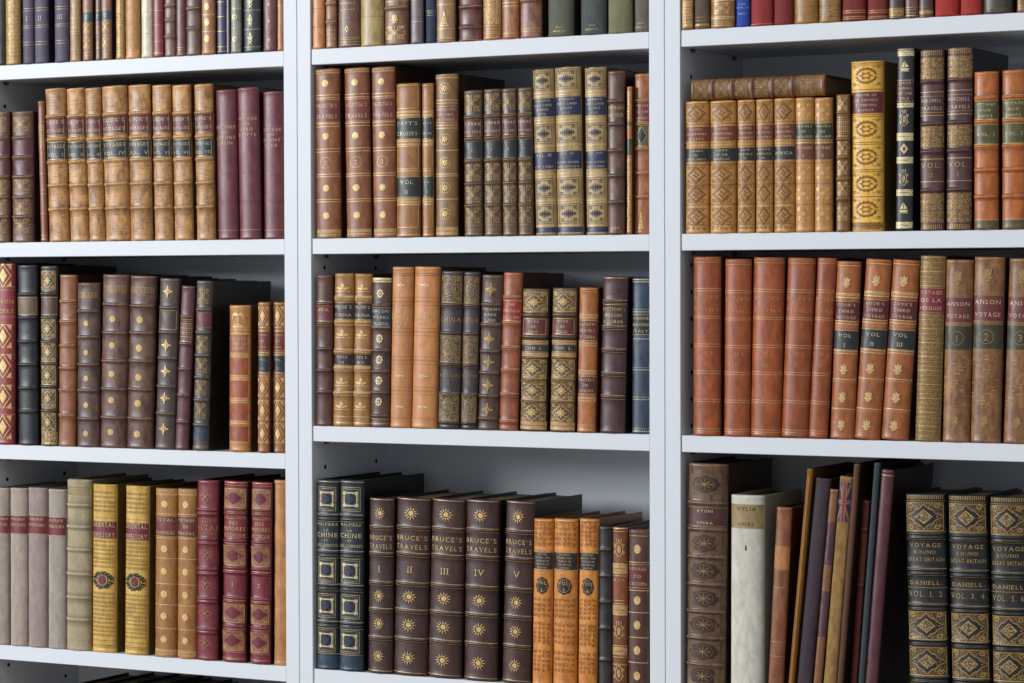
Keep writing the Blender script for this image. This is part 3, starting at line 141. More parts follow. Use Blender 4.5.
{'base': '352c24', 'items': [('gz', 0.9536, 0.9884, 'faint'), ('bd', 0.9594), ('bd', 0.9826)], 'wear': 0.4, 'gold': 'dull'},
{'base': '7a5a38', 'items': [('l', 0.9629), ('l', 0.9803)], 'wear': 0.4},
{'base': 'ad7c3e', 'items': [('lab', 0.1911, 0.3077, '7c3622', ['DAVIES', 'CEREMONIES', 'WORKS'], 0), ('lab', 0.3543, 0.4615, '20242e', ['TRAVELS', 'IN', 'SOUTH AMERICA'], 0), ('m', 'lozb', 0.0956, 0.1399, 1.35), ('m', 'lozb', 0.5571, 0.1399, 1.35), ('m', 'lozb', 0.704, 0.1399, 1.35), ('m', 'lozb', 0.8718, 0.1399, 1.35), ('bd', 0.1725), ('bd', 0.4802), ('bd', 0.6317), ('bd', 0.7786), ('l', 0.021), ('l', 0.1772), ('l', 0.3217), ('l', 0.345), ('l', 0.4755), ('l', 0.4848), ('l', 0.634), ('l', 0.7855), ('l', 0.9371), ('gz', 0.9417, 0.979, 'brownsc')], 'wear': 0.3, 'mott': 0.4, 'leather': 1, 'gold': 'dark2'},
{'base': 'ad7c3e', 'items': [('lab', 0.1911, 0.3077, '7c3622', ['DAVIES', 'CEREMONIES', 'WORKS'], 0), ('lab', 0.3543, 0.4615, '20242e', ['VIEWS', 'OF THE', 'AMERICAS'], 0), ('m', 'lozb', 0.0956, 0.1399, 1.35), ('m', 'lozb', 0.5571, 0.1399, 1.35), ('m', 'lozb', 0.704, 0.1399, 1.35), ('m', 'lozb', 0.8718, 0.1399, 1.35), ('bd', 0.1725), ('bd', 0.4802), ('bd', 0.6317), ('bd', 0.7786), ('l', 0.021), ('l', 0.1772), ('l', 0.3217), ('l', 0.345), ('l', 0.4755), ('l', 0.4848), ('l', 0.634), ('l', 0.7855), ('l', 0.9371), ('gz', 0.9417, 0.979, 'brownsc')], 'wear': 0.3, 'mott': 0.4, 'leather': 1, 'gold': 'dark2'},
{'base': 'ad7c3e', 'items': [('lab', 0.1911, 0.3077, '7c3622', ['DAVIES', 'CEREMONIES', 'WORKS'], 0), ('lab', 0.3543, 0.4615, '20242e', ['CAPE', 'TRAVELS', 'III'], 0), ('m', 'lozb', 0.0956, 0.1399, 1.35), ('m', 'lozb', 0.5571, 0.1399, 1.35), ('m', 'lozb', 0.704, 0.1399, 1.35), ('m', 'lozb', 0.8718, 0.1399, 1.35), ('bd', 0.1725), ('bd', 0.4802), ('bd', 0.6317), ('bd', 0.7786), ('l', 0.021), ('l', 0.1772), ('l', 0.3217), ('l', 0.345), ('l', 0.4755), ('l', 0.4848), ('l', 0.634), ('l', 0.7855), ('l', 0.9371), ('gz', 0.9417, 0.979, 'brownsc')], 'wear': 0.3, 'mott': 0.4, 'leather': 1, 'gold': 'dark2'},
{'base': 'ad7c3e', 'items': [('lab', 0.1911, 0.3077, '7c3622', ['DAVIES', 'CEREMONIES', 'WORKS'], 0), ('lab', 0.3543, 0.4615, '20242e', ['NORTH', 'AMERICA', 'IV'], 0), ('m', 'lozb', 0.0956, 0.1399, 1.35), ('m', 'lozb', 0.5571, 0.1399, 1.35), ('m', 'lozb', 0.704, 0.1399, 1.35), ('m', 'lozb', 0.8718, 0.1399, 1.35), ('bd', 0.1725), ('bd', 0.4802), ('bd', 0.6317), ('bd', 0.7786), ('l', 0.021), ('l', 0.1772), ('l', 0.3217), ('l', 0.345), ('l', 0.4755), ('l', 0.4848), ('l', 0.634), ('l', 0.7855), ('l', 0.9371), ('gz', 0.9417, 0.979, 'brownsc')], 'wear': 0.3, 'mott': 0.4, 'leather': 1, 'gold': 'dark2'},
{'base': 'ad7c3e', 'items': [('lab', 0.1911, 0.3077, '7c3622', ['DAVIES', 'CEREMONIES', 'WORKS'], 0), ('lab', 0.3543, 0.4615, '20242e', ['AFRICA'], 0), ('m', 'lozb', 0.0956, 0.1399, 1.35), ('m', 'lozb', 0.5571, 0.1399, 1.35), ('m', 'lozb', 0.704, 0.1399, 1.35), ('m', 'lozb', 0.8718, 0.1399, 1.35), ('bd', 0.1725), ('bd', 0.4802), ('bd', 0.6317), ('bd', 0.7786), ('l', 0.021), ('l', 0.1772), ('l', 0.3217), ('l', 0.345), ('l', 0.4755), ('l', 0.4848), ('l', 0.634), ('l', 0.7855), ('l', 0.9371), ('gz', 0.9417, 0.979, 'brownsc')], 'wear': 0.3, 'mott': 0.4, 'leather': 1, 'gold': 'dark2'},
{'base': 'a87436', 'items': [('bd', 0.1762), ('bd', 0.3249), ('bd', 0.4851), ('bd', 0.6384), ('bd', 0.7941), ('lab', 0.1876, 0.3158, '26301f', ['TRAVELS', 'IN', 'HERCULANEUM'], 0), ('lab', 0.3364, 0.4668, '74401c', ['VOYAGES', 'I'], 0), ('m', 'dots5', 0.0915, 0.1144, 0.9), ('m', 'dots5', 0.5606, 0.1144, 0.9), ('m', 'dots5', 0.714, 0.1144, 0.9), ('m', 'dots5', 0.8627, 0.1144, 0.9), ('l', 0.0206), ('l', 0.3341), ('l', 0.9703)], 'wear': 0.3, 'mott': 0.4, 'leather': 1},
{'base': 'a87436', 'items': [('bd', 0.1762), ('bd', 0.3249), ('bd', 0.4851), ('bd', 0.6384), ('bd', 0.7941), ('lab', 0.1876, 0.3158, '26301f', ['TRAVELS', 'IN', 'HERCULANEUM'], 0), ('lab', 0.3364, 0.4668, '74401c', ['VOYAGES', 'II'], 0), ('m', 'dots5', 0.0915, 0.1144, 0.9), ('m', 'dots5', 0.5606, 0.1144, 0.9), ('m', 'dots5', 0.714, 0.1144, 0.9), ('m', 'dots5', 0.8627, 0.1144, 0.9), ('l', 0.0206), ('l', 0.3341), ('l', 0.9703)], 'wear': 0.3, 'mott': 0.4, 'leather': 1},
{'base': '704719', 'items': [('b', 0.1295), ('b', 0.3227), ('b', 0.4545), ('b', 0.6136), ('b', 0.7591), ('m', 'scrollm', 0.0682, 0.1091, 1.3), ('m', 'scrollm', 0.3909, 0.1091, 1.3), ('m', 'scrollm', 0.5341, 0.1091, 1.3), ('m', 'scrollm', 0.6864, 0.1091, 1.3), ('m', 'scrollm', 0.8682, 0.1091, 1.3), ('gz', 0.1409, 0.3114, 'dots')], 'wear': 0.4},
{'base': 'dba843', 'items': [('L', 0.0115), ('L', 0.1673), ('L', 0.3154), ('L', 0.3269), ('L', 0.4769), ('L', 0.4885), ('L', 0.6385), ('L', 0.65), ('L', 0.7962), ('L', 0.9654), ('lab', 0.1808, 0.3077, '6a1c28', ['MEMOIR OF', 'SIR THOMAS', 'STAMFORD', 'RAFFLES'], 0), ('m', 'raf', 0.0865, 0.1269, 1.45), ('m', 'raf', 0.3981, 0.1269, 1.45), ('m', 'raf', 0.5615, 0.1269, 1.45), ('m', 'raf', 0.7192, 0.1269, 1.45), ('m', 'raf', 0.8692, 0.1269, 1.45), ('gz', 0.0115, 0.0346, 'zig'), ('gz', 0.9462, 0.9885, 'solid')], 'wear': 0.1, 'leather': 1, 'mott': 0.4, 'sheen': 1, 'gold': '9c6a26'},
{'base': '1c1c20', 'items': [('gz', 0.0053, 0.0444, 'solid'), ('m', 'ship', 0.0977, 0.0675, 0.62), ('m', 'ship', 0.8721, 0.0675, 0.62), ('m', 'crest', 0.3872, 0.103, 0.55), ('m', 'crest', 0.7123, 0.103, 0.55), ('lab', 0.1741, 0.2931, '4c2226', ['SPEKE', 'JOURNAL', 'OF THE', 'NILE'], 0), ('gz', 0.3002, 0.325, 'solid'), ('gz', 0.4636, 0.5062, 'solid'), ('m', 'rhomb', 0.5506, 0.0604, 0.6), ('gz', 0.595, 0.6306, 'solid'), ('gz', 0.7726, 0.8082, 'solid'), ('gz', 0.9503, 0.9858, 'solid')], 'wear': 0.1, 'leather': 1, 'gold': 'pale'},
{'base': '4a2a2c', 'items': [('gz', 0.0036, 0.0361, 'comb'), ('gz', 0.0469, 0.1661, 'scroll'), ('gz', 0.4224, 0.5415, 'scroll'), ('gz', 0.7942, 0.9567, 'scroll'), ('gz', 0.9639, 0.9964, 'comb'), ('L', 0.2347), ('L', 0.3646), ('L', 0.6047), ('L', 0.7292), ('lab', 0.2563, 0.3502, '522730', ['BURCHELL', 'TRAVELS'], 0), ('t', 0.639, 0.0289, 'VOL.'), ('t', 0.6931, 0.0253, 'II'), ('b', 0.1751), ('b', 0.4097), ('b', 0.5632), ('b', 0.7762)], 'wear': 0.2, 'leather': 1, 'gold': 'dull2'},
{'base': '4a2a2c', 'items': [('gz', 0.0036, 0.0361, 'comb'), ('gz', 0.0469, 0.1661, 'scroll'), ('gz', 0.4224, 0.5415, 'scroll'), ('gz', 0.7942, 0.9567, 'scroll'), ('gz', 0.9639, 0.9964, 'comb'), ('L', 0.2347), ('L', 0.3646), ('L', 0.6047), ('L', 0.7292), ('lab', 0.2563, 0.3502, '522730', ['BURCHELL', 'TRAVELS'], 0), ('t', 0.639, 0.0289, 'VOL.'), ('t', 0.6931, 0.0253, 'I'), ('b', 0.1751), ('b', 0.4097), ('b', 0.5632), ('b', 0.7762)], 'wear': 0.2, 'leather': 1, 'gold': 'dull2'},
{'base': 'a2581e', 'items': [('b', 0.1687), ('b', 0.3169), ('b', 0.4733), ('b', 0.6214), ('b', 0.7901), ('l', 0.1564), ('l', 0.1811), ('l', 0.3045), ('l', 0.3292), ('l', 0.4609), ('l', 0.4856), ('l', 0.9342), ('lab', 0.1831, 0.3045, '5c5426', ['VOYAGE', 'AUX', 'INDES'], 0), ('lab', 0.3333, 0.4609, '5a5428', ['VOL. I'], 0), ('blk', 0.9403, 0.9959, '4e4a2c')], 'wear': 0.35, 'leather': 1},
{'base': '863e14', 'items': [('l', 0.0189), ('l', 0.0302), ('l', 0.1774), ('l', 0.1906), ('l', 0.3321), ('l', 0.3434), ('l', 0.4868), ('l', 0.5), ('l', 0.6377), ('l', 0.6509), ('l', 0.7943), ('l', 0.8075), ('l', 0.9585), ('l', 0.9717), ('t', 0.2264, 0.017, "BRUCE'S", 'cf9a5c', 1.35), ('t', 0.2943, 0.017, 'TRAVELS', 'cf9a5c', 1.35), ('t', 0.534, 0.0189, 'V O L', 'cf9a5c'), ('t', 0.5962, 0.0226, 'I', 'cf9a5c')], 'wear': 0.3, 'leather': 1, 'mott': 0.5},
{'base': '863e14', 'items': [('l', 0.0189), ('l', 0.0302), ('l', 0.1774), ('l', 0.1906), ('l', 0.3321), ('l', 0.3434), ('l', 0.4868), ('l', 0.5), ('l', 0.6377), ('l', 0.6509), ('l', 0.7943), ('l', 0.8075), ('l', 0.9585), ('l', 0.9717), ('t', 0.2264, 0.017, "BRUCE'S", 'cf9a5c', 1.35), ('t', 0.2943, 0.017, 'TRAVELS', 'cf9a5c', 1.35), ('t', 0.534, 0.0189, 'V O L', 'cf9a5c'), ('t', 0.5962, 0.0226, 'III', 'cf9a5c')], 'wear': 0.3, 'leather': 1, 'mott': 0.5},
{'base': '863e14', 'items': [('l', 0.0189), ('l', 0.0302), ('l', 0.1774), ('l', 0.1906), ('l', 0.3321), ('l', 0.3434), ('l', 0.4868), ('l', 0.5), ('l', 0.6377), ('l', 0.6509), ('l', 0.7943), ('l', 0.8075), ('l', 0.9585), ('l', 0.9717), ('t', 0.2264, 0.017, "BRUCE'S", 'cf9a5c', 1.35), ('t', 0.2943, 0.017, 'TRAVELS', 'cf9a5c', 1.35), ('t', 0.534, 0.0189, 'V O L', 'cf9a5c'), ('t', 0.5962, 0.0226, 'II', 'cf9a5c')], 'wear': 0.3, 'leather': 1, 'mott': 0.5},
{'base': '863e14', 'items': [('l', 0.0189), ('l', 0.0302), ('l', 0.1774), ('l', 0.1906), ('l', 0.3321), ('l', 0.3434), ('l', 0.4868), ('l', 0.5), ('l', 0.6377), ('l', 0.6509), ('l', 0.7943), ('l', 0.8075), ('l', 0.9585), ('l', 0.9717), ('t', 0.2264, 0.017, "BRUCE'S", 'cf9a5c', 1.35), ('t', 0.2943, 0.017, 'TRAVELS', 'cf9a5c', 1.35), ('t', 0.534, 0.0189, 'V O L', 'cf9a5c'), ('t', 0.5962, 0.0226, 'V', 'cf9a5c')], 'wear': 0.3, 'leather': 1, 'mott': 0.5},
{'base': '8c4e24', 'items': [('L', 0.0246), ('L', 0.1818), ('L', 0.2045), ('L', 0.3371), ('L', 0.3523), ('L', 0.5038), ('L', 0.5189), ('L', 0.6629), ('L', 0.8295), ('gz', 0.1856, 0.2083, 'solid'), ('gz', 0.3561, 0.3788, 'scrolls'), ('gz', 0.5038, 0.5265, 'scrolls'), ('gz', 0.6629, 0.6856, 'scrolls'), ('gz', 0.8295, 0.8523, 'scrolls'), ('lab', 0.2235, 0.3371, '6c1f26', ["COOK'S", 'THIRD', 'VOYAGE'], 0), ('lab', 0.3864, 0.5, '232a30', ['VOL', 'I'], 0), ('m', 'tulip', 0.1193, 0.0682, 0.5), ('m', 'tulip', 0.6061, 0.0682, 0.5), ('m', 'tulip', 0.7633, 0.0682, 0.5), ('m', 'tulip', 0.9205, 0.0682, 0.5)], 'wear': 0.35, 'leather': 1},
{'base': '8c4e24', 'items': [('L', 0.0246), ('L', 0.1818), ('L', 0.2045), ('L', 0.3371), ('L', 0.3523), ('L', 0.5038), ('L', 0.5189), ('L', 0.6629), ('L', 0.8295), ('gz', 0.1856, 0.2083, 'solid'), ('gz', 0.3561, 0.3788, 'scrolls'), ('gz', 0.5038, 0.5265, 'scrolls'), ('gz', 0.6629, 0.6856, 'scrolls'), ('gz', 0.8295, 0.8523, 'scrolls'), ('lab', 0.2235, 0.3371, '6c1f26', ["COOK'S", 'THIRD', 'VOYAGE'], 0), ('lab', 0.3864, 0.5, '232a30', ['VOL', 'II'], 0), ('m', 'tulip', 0.1193, 0.0682, 0.5), ('m', 'tulip', 0.6061, 0.0682, 0.5), ('m', 'tulip', 0.7633, 0.0682, 0.5), ('m', 'tulip', 0.9205, 0.0682, 0.5)], 'wear': 0.35, 'leather': 1},
{'base': '8c4e24', 'items': [('L', 0.0246), ('L', 0.1818), ('L', 0.2045), ('L', 0.3371), ('L', 0.3523), ('L', 0.5038), ('L', 0.5189), ('L', 0.6629), ('L', 0.8295), ('gz', 0.1856, 0.2083, 'solid'), ('gz', 0.3561, 0.3788, 'scrolls'), ('gz', 0.5038, 0.5265, 'scrolls'), ('gz', 0.6629, 0.6856, 'scrolls'), ('gz', 0.8295, 0.8523, 'scrolls'), ('lab', 0.2235, 0.3371, '6c1f26', ["COOK'S", 'THIRD', 'VOYAGE'], 0), ('lab', 0.3864, 0.5, '232a30', ['VOL', 'III'], 0), ('m', 'tulip', 0.1193, 0.0682, 0.5), ('m', 'tulip', 0.6061, 0.0682, 0.5), ('m', 'tulip', 0.7633, 0.0682, 0.5), ('m', 'tulip', 0.9205, 0.0682, 0.5)], 'wear': 0.35, 'leather': 1},
{'base': '6e5028', 'items': [('gz', 0.0073, 0.1648, 'zigrows'), ('lab', 0.1722, 0.3077, '821c30', ['VOYAGE', 'DE LA', 'PEROUSE'], 0), ('gz', 0.3187, 0.9927, 'zigrows')], 'wear': 0.3, 'mott': 0.6, 'gold': 'dull2'},
{'base': '7b5432', 'items': [('m', 'tulip', 0.0963, 0.0926, 0.5), ('lab', 0.2037, 0.3463, '6e2a2c', ['ANSON', 'VOYAGE'], 0), ('lab', 0.3593, 0.4963, '3c3826', [], 0), ('m', 'oval', 0.4296, 0.0815, 0.5), ('t', 0.4296, 0.0407, '1'), ('m', 'tulip', 0.8833, 0.0667, 0.4), ('l', 0.1981), ('l', 0.35), ('l', 0.5037), ('gz', 0.5222, 0.8185, 'faint')], 'wear': 0.7, 'mott': 0.8, 'gold': 'a88450'},
{'base': '7b5432', 'items': [('m', 'tulip', 0.0963, 0.0926, 0.5), ('lab', 0.2037, 0.3463, '6e2a2c', ['ANSON', 'VOYAGE'], 0), ('lab', 0.3593, 0.4963, '3c3826', [], 0), ('m', 'oval', 0.4296, 0.0815, 0.5), ('t', 0.4296, 0.0407, '2'), ('m', 'tulip', 0.8833, 0.0667, 0.4), ('l', 0.1981), ('l', 0.35), ('l', 0.5037), ('gz', 0.5222, 0.8185, 'faint')], 'wear': 0.7, 'mott': 0.8, 'gold': 'a88450'},
{'base': '7b5432', 'items': [('m', 'tulip', 0.0963, 0.0926, 0.5), ('lab', 0.2037, 0.3463, '6e2a2c', ['ANSON', 'VOYAGE'], 0), ('lab', 0.3593, 0.4963, '3c3826', [], 0), ('m', 'oval', 0.4296, 0.0815, 0.5), ('t', 0.4296, 0.0407, '3'), ('m', 'tulip', 0.8833, 0.0667, 0.4), ('l', 0.1981), ('l', 0.35), ('l', 0.5037), ('gz', 0.5222, 0.8185, 'faint')], 'wear': 0.7, 'mott': 0.8, 'gold': 'a88450'},
{'base': '5c4030', 'items': [('b', 0.1674), ('b', 0.279), ('b', 0.3967), ('b', 0.5143), ('b', 0.6305), ('b', 0.7436), ('b', 0.8567), ('b', 0.9548), ('lab', 0.1855, 0.267, '52282a', ['ATONI', '', 'OPERA'], 0), ('m', 'medal', 0.0875, 0.0875, 1.3), ('m', 'medal', 0.3394, 0.0875, 1.3), ('m', 'medal', 0.457, 0.0875, 1.3), ('m', 'medal', 0.5747, 0.0875, 1.3), ('m', 'medal', 0.6863, 0.0875, 1.3), ('m', 'medal', 0.8009, 0.0875, 1.3), ('m', 'medal', 0.9065, 0.0875, 1.3), ('gz', 0.0075, 0.0256, 'scrolls')], 'wear': 0.75, 'mott': 1, 'gold': 'dull'},
{'base': 'b9b6ac', 'items': [('lab', 0.0435, 0.16, 'a58d5c', ['XYLIA', '', 'ODES'], 2), ('m', 'stain', 0.2539, 0.0313, 0.07)], 'wear': 0.1, 'kind': 'paper', 'gold': 'dark'},
{'base': '7d492c', 'items': [('bd', 0.3185), ('blk', 0.2037, 0.3148, 'a06a3c'), ('l', 0.2), ('l', 0.3185), ('l', 0.4074), ('l', 0.6852), ('l', 0.7593)], 'wear': 0.5, 'mott': 0.6, 'leather': 1},
{'base': '7a5020', 'items': [('m', 'ochre', 0.4907, 0.9259, 1.0)], 'wear': 0.1, 'kind': 'paper', 'flat': 1},
{'base': '3a2c38', 'items': [], 'kind': 'cloth'},
{'base': '7b5034', 'items': [('gz', 0.0085, 0.1441, 'scroll'), ('blk', 0.1492, 0.3475, '4a2634'), ('l', 0.1559), ('l', 0.2119), ('l', 0.3017), ('l', 0.3356), ('gz', 0.3559, 0.4492, 'scroll'), ('blk', 0.4661, 0.678, '4a2634'), ('l', 0.5085), ('l', 0.6356), ('gz', 0.6864, 0.9831, 'scroll')], 'wear': 0.4, 'gold': '9a6a42'},
{'base': '86683f', 'items': [('m', 'flag', 0.1088, 0.1696, 1.6)], 'wear': 0.5, 'kind': 'paper', 'mott': 0.6, 'nogold': 1},
{'base': '58392c', 'items': [], 'wear': 0.2, 'kind': 'cloth', 'flat': 1},
{'base': '5e2217', 'items': [('b', 0.1429), ('b', 0.4107), ('l', 0.1964), ('l', 0.2321), ('l', 0.2857), ('l', 0.325), ('l', 0.6964)], 'wear': 0.3, 'leather': 1},
{'base': '2c363c', 'items': [], 'kind': 'cloth', 'flat': 1},
{'base': '4a1f2b', 'items': [('L', 0.0233)], 'wear': 0.15, 'leather': 1},
{'base': '0b1518', 'items': [('gz', 0.0035, 0.0243, 'comb'), ('b', 0.1806), ('b', 0.1979), ('b', 0.3438), ('b', 0.3611), ('b', 0.5035), ('b', 0.5226), ('b', 0.6615), ('b', 0.6823), ('b', 0.8299), ('b', 0.849), ('l', 0.0312), ('l', 0.1701), ('l', 0.2049), ('l', 0.3368), ('l', 0.3681), ('l', 0.4965), ('l', 0.5312), ('l', 0.6528), ('l', 0.691), ('l', 0.8229), ('l', 0.8576), ('m', 'danf', 0.1024, 0.125, 1.5), ('m', 'danf', 0.5955, 0.125, 1.5), ('m', 'danf', 0.7569, 0.125, 1.5), ('m', 'danf', 0.9271, 0.125, 1.5), ('t', 0.2309, 0.0191, 'VOYAGE'), ('t', 0.2622, 0.0156, 'ROUND'), ('t', 0.2951, 0.0174, 'GREAT BRITAIN'), ('t', 0.401, 0.0191, 'DANIELL.'), ('l', 0.4236), ('t', 0.4514, 0.026, 'VOL. 1. 2.')], 'wear': 0.1, 'leather': 1, 'gold': 'c09a5a'},
{'base': '0b1518', 'items': [('gz', 0.0035, 0.0243, 'comb'), ('b', 0.1806), ('b', 0.1979), ('b', 0.3438), ('b', 0.3611), ('b', 0.5035), ('b', 0.5226), ('b', 0.6615), ('b', 0.6823), ('b', 0.8299), ('b', 0.849), ('l', 0.0312), ('l', 0.1701), ('l', 0.2049), ('l', 0.3368), ('l', 0.3681), ('l', 0.4965), ('l', 0.5312), ('l', 0.6528), ('l', 0.691), ('l', 0.8229), ('l', 0.8576), ('m', 'danf', 0.1024, 0.125, 1.5), ('m', 'danf', 0.5955, 0.125, 1.5), ('m', 'danf', 0.7569, 0.125, 1.5), ('m', 'danf', 0.9271, 0.125, 1.5), ('t', 0.2309, 0.0191, 'VOYAGE'), ('t', 0.2622, 0.0156, 'ROUND'), ('t', 0.2951, 0.0174, 'GREAT BRITAIN'), ('t', 0.401, 0.0191, 'DANIELL.'), ('l', 0.4236), ('t', 0.4514, 0.026, 'VOL. 3. 4.')], 'wear': 0.1, 'leather': 1, 'gold': 'c09a5a'},
{'base': '0b1518', 'items': [('gz', 0.0035, 0.0243, 'comb'), ('b', 0.1806), ('b', 0.1979), ('b', 0.3438), ('b', 0.3611), ('b', 0.5035), ('b', 0.5226), ('b', 0.6615), ('b', 0.6823), ('b', 0.8299), ('b', 0.849), ('l', 0.0312), ('l', 0.1701), ('l', 0.2049), ('l', 0.3368), ('l', 0.3681), ('l', 0.4965), ('l', 0.5312), ('l', 0.6528), ('l', 0.691), ('l', 0.8229), ('l', 0.8576), ('m', 'danf', 0.1024, 0.125, 1.5), ('m', 'danf', 0.5955, 0.125, 1.5), ('m', 'danf', 0.7569, 0.125, 1.5), ('m', 'danf', 0.9271, 0.125, 1.5), ('t', 0.2309, 0.0191, 'VOYAGE'), ('t', 0.2622, 0.0156, 'ROUND'), ('t', 0.2951, 0.0174, 'GREAT BRITAIN'), ('t', 0.401, 0.0191, 'DANIELL.'), ('l', 0.4236), ('t', 0.4514, 0.026, 'VOL. 5. 6.')], 'wear': 0.1, 'leather': 1, 'gold': 'c09a5a'}
]
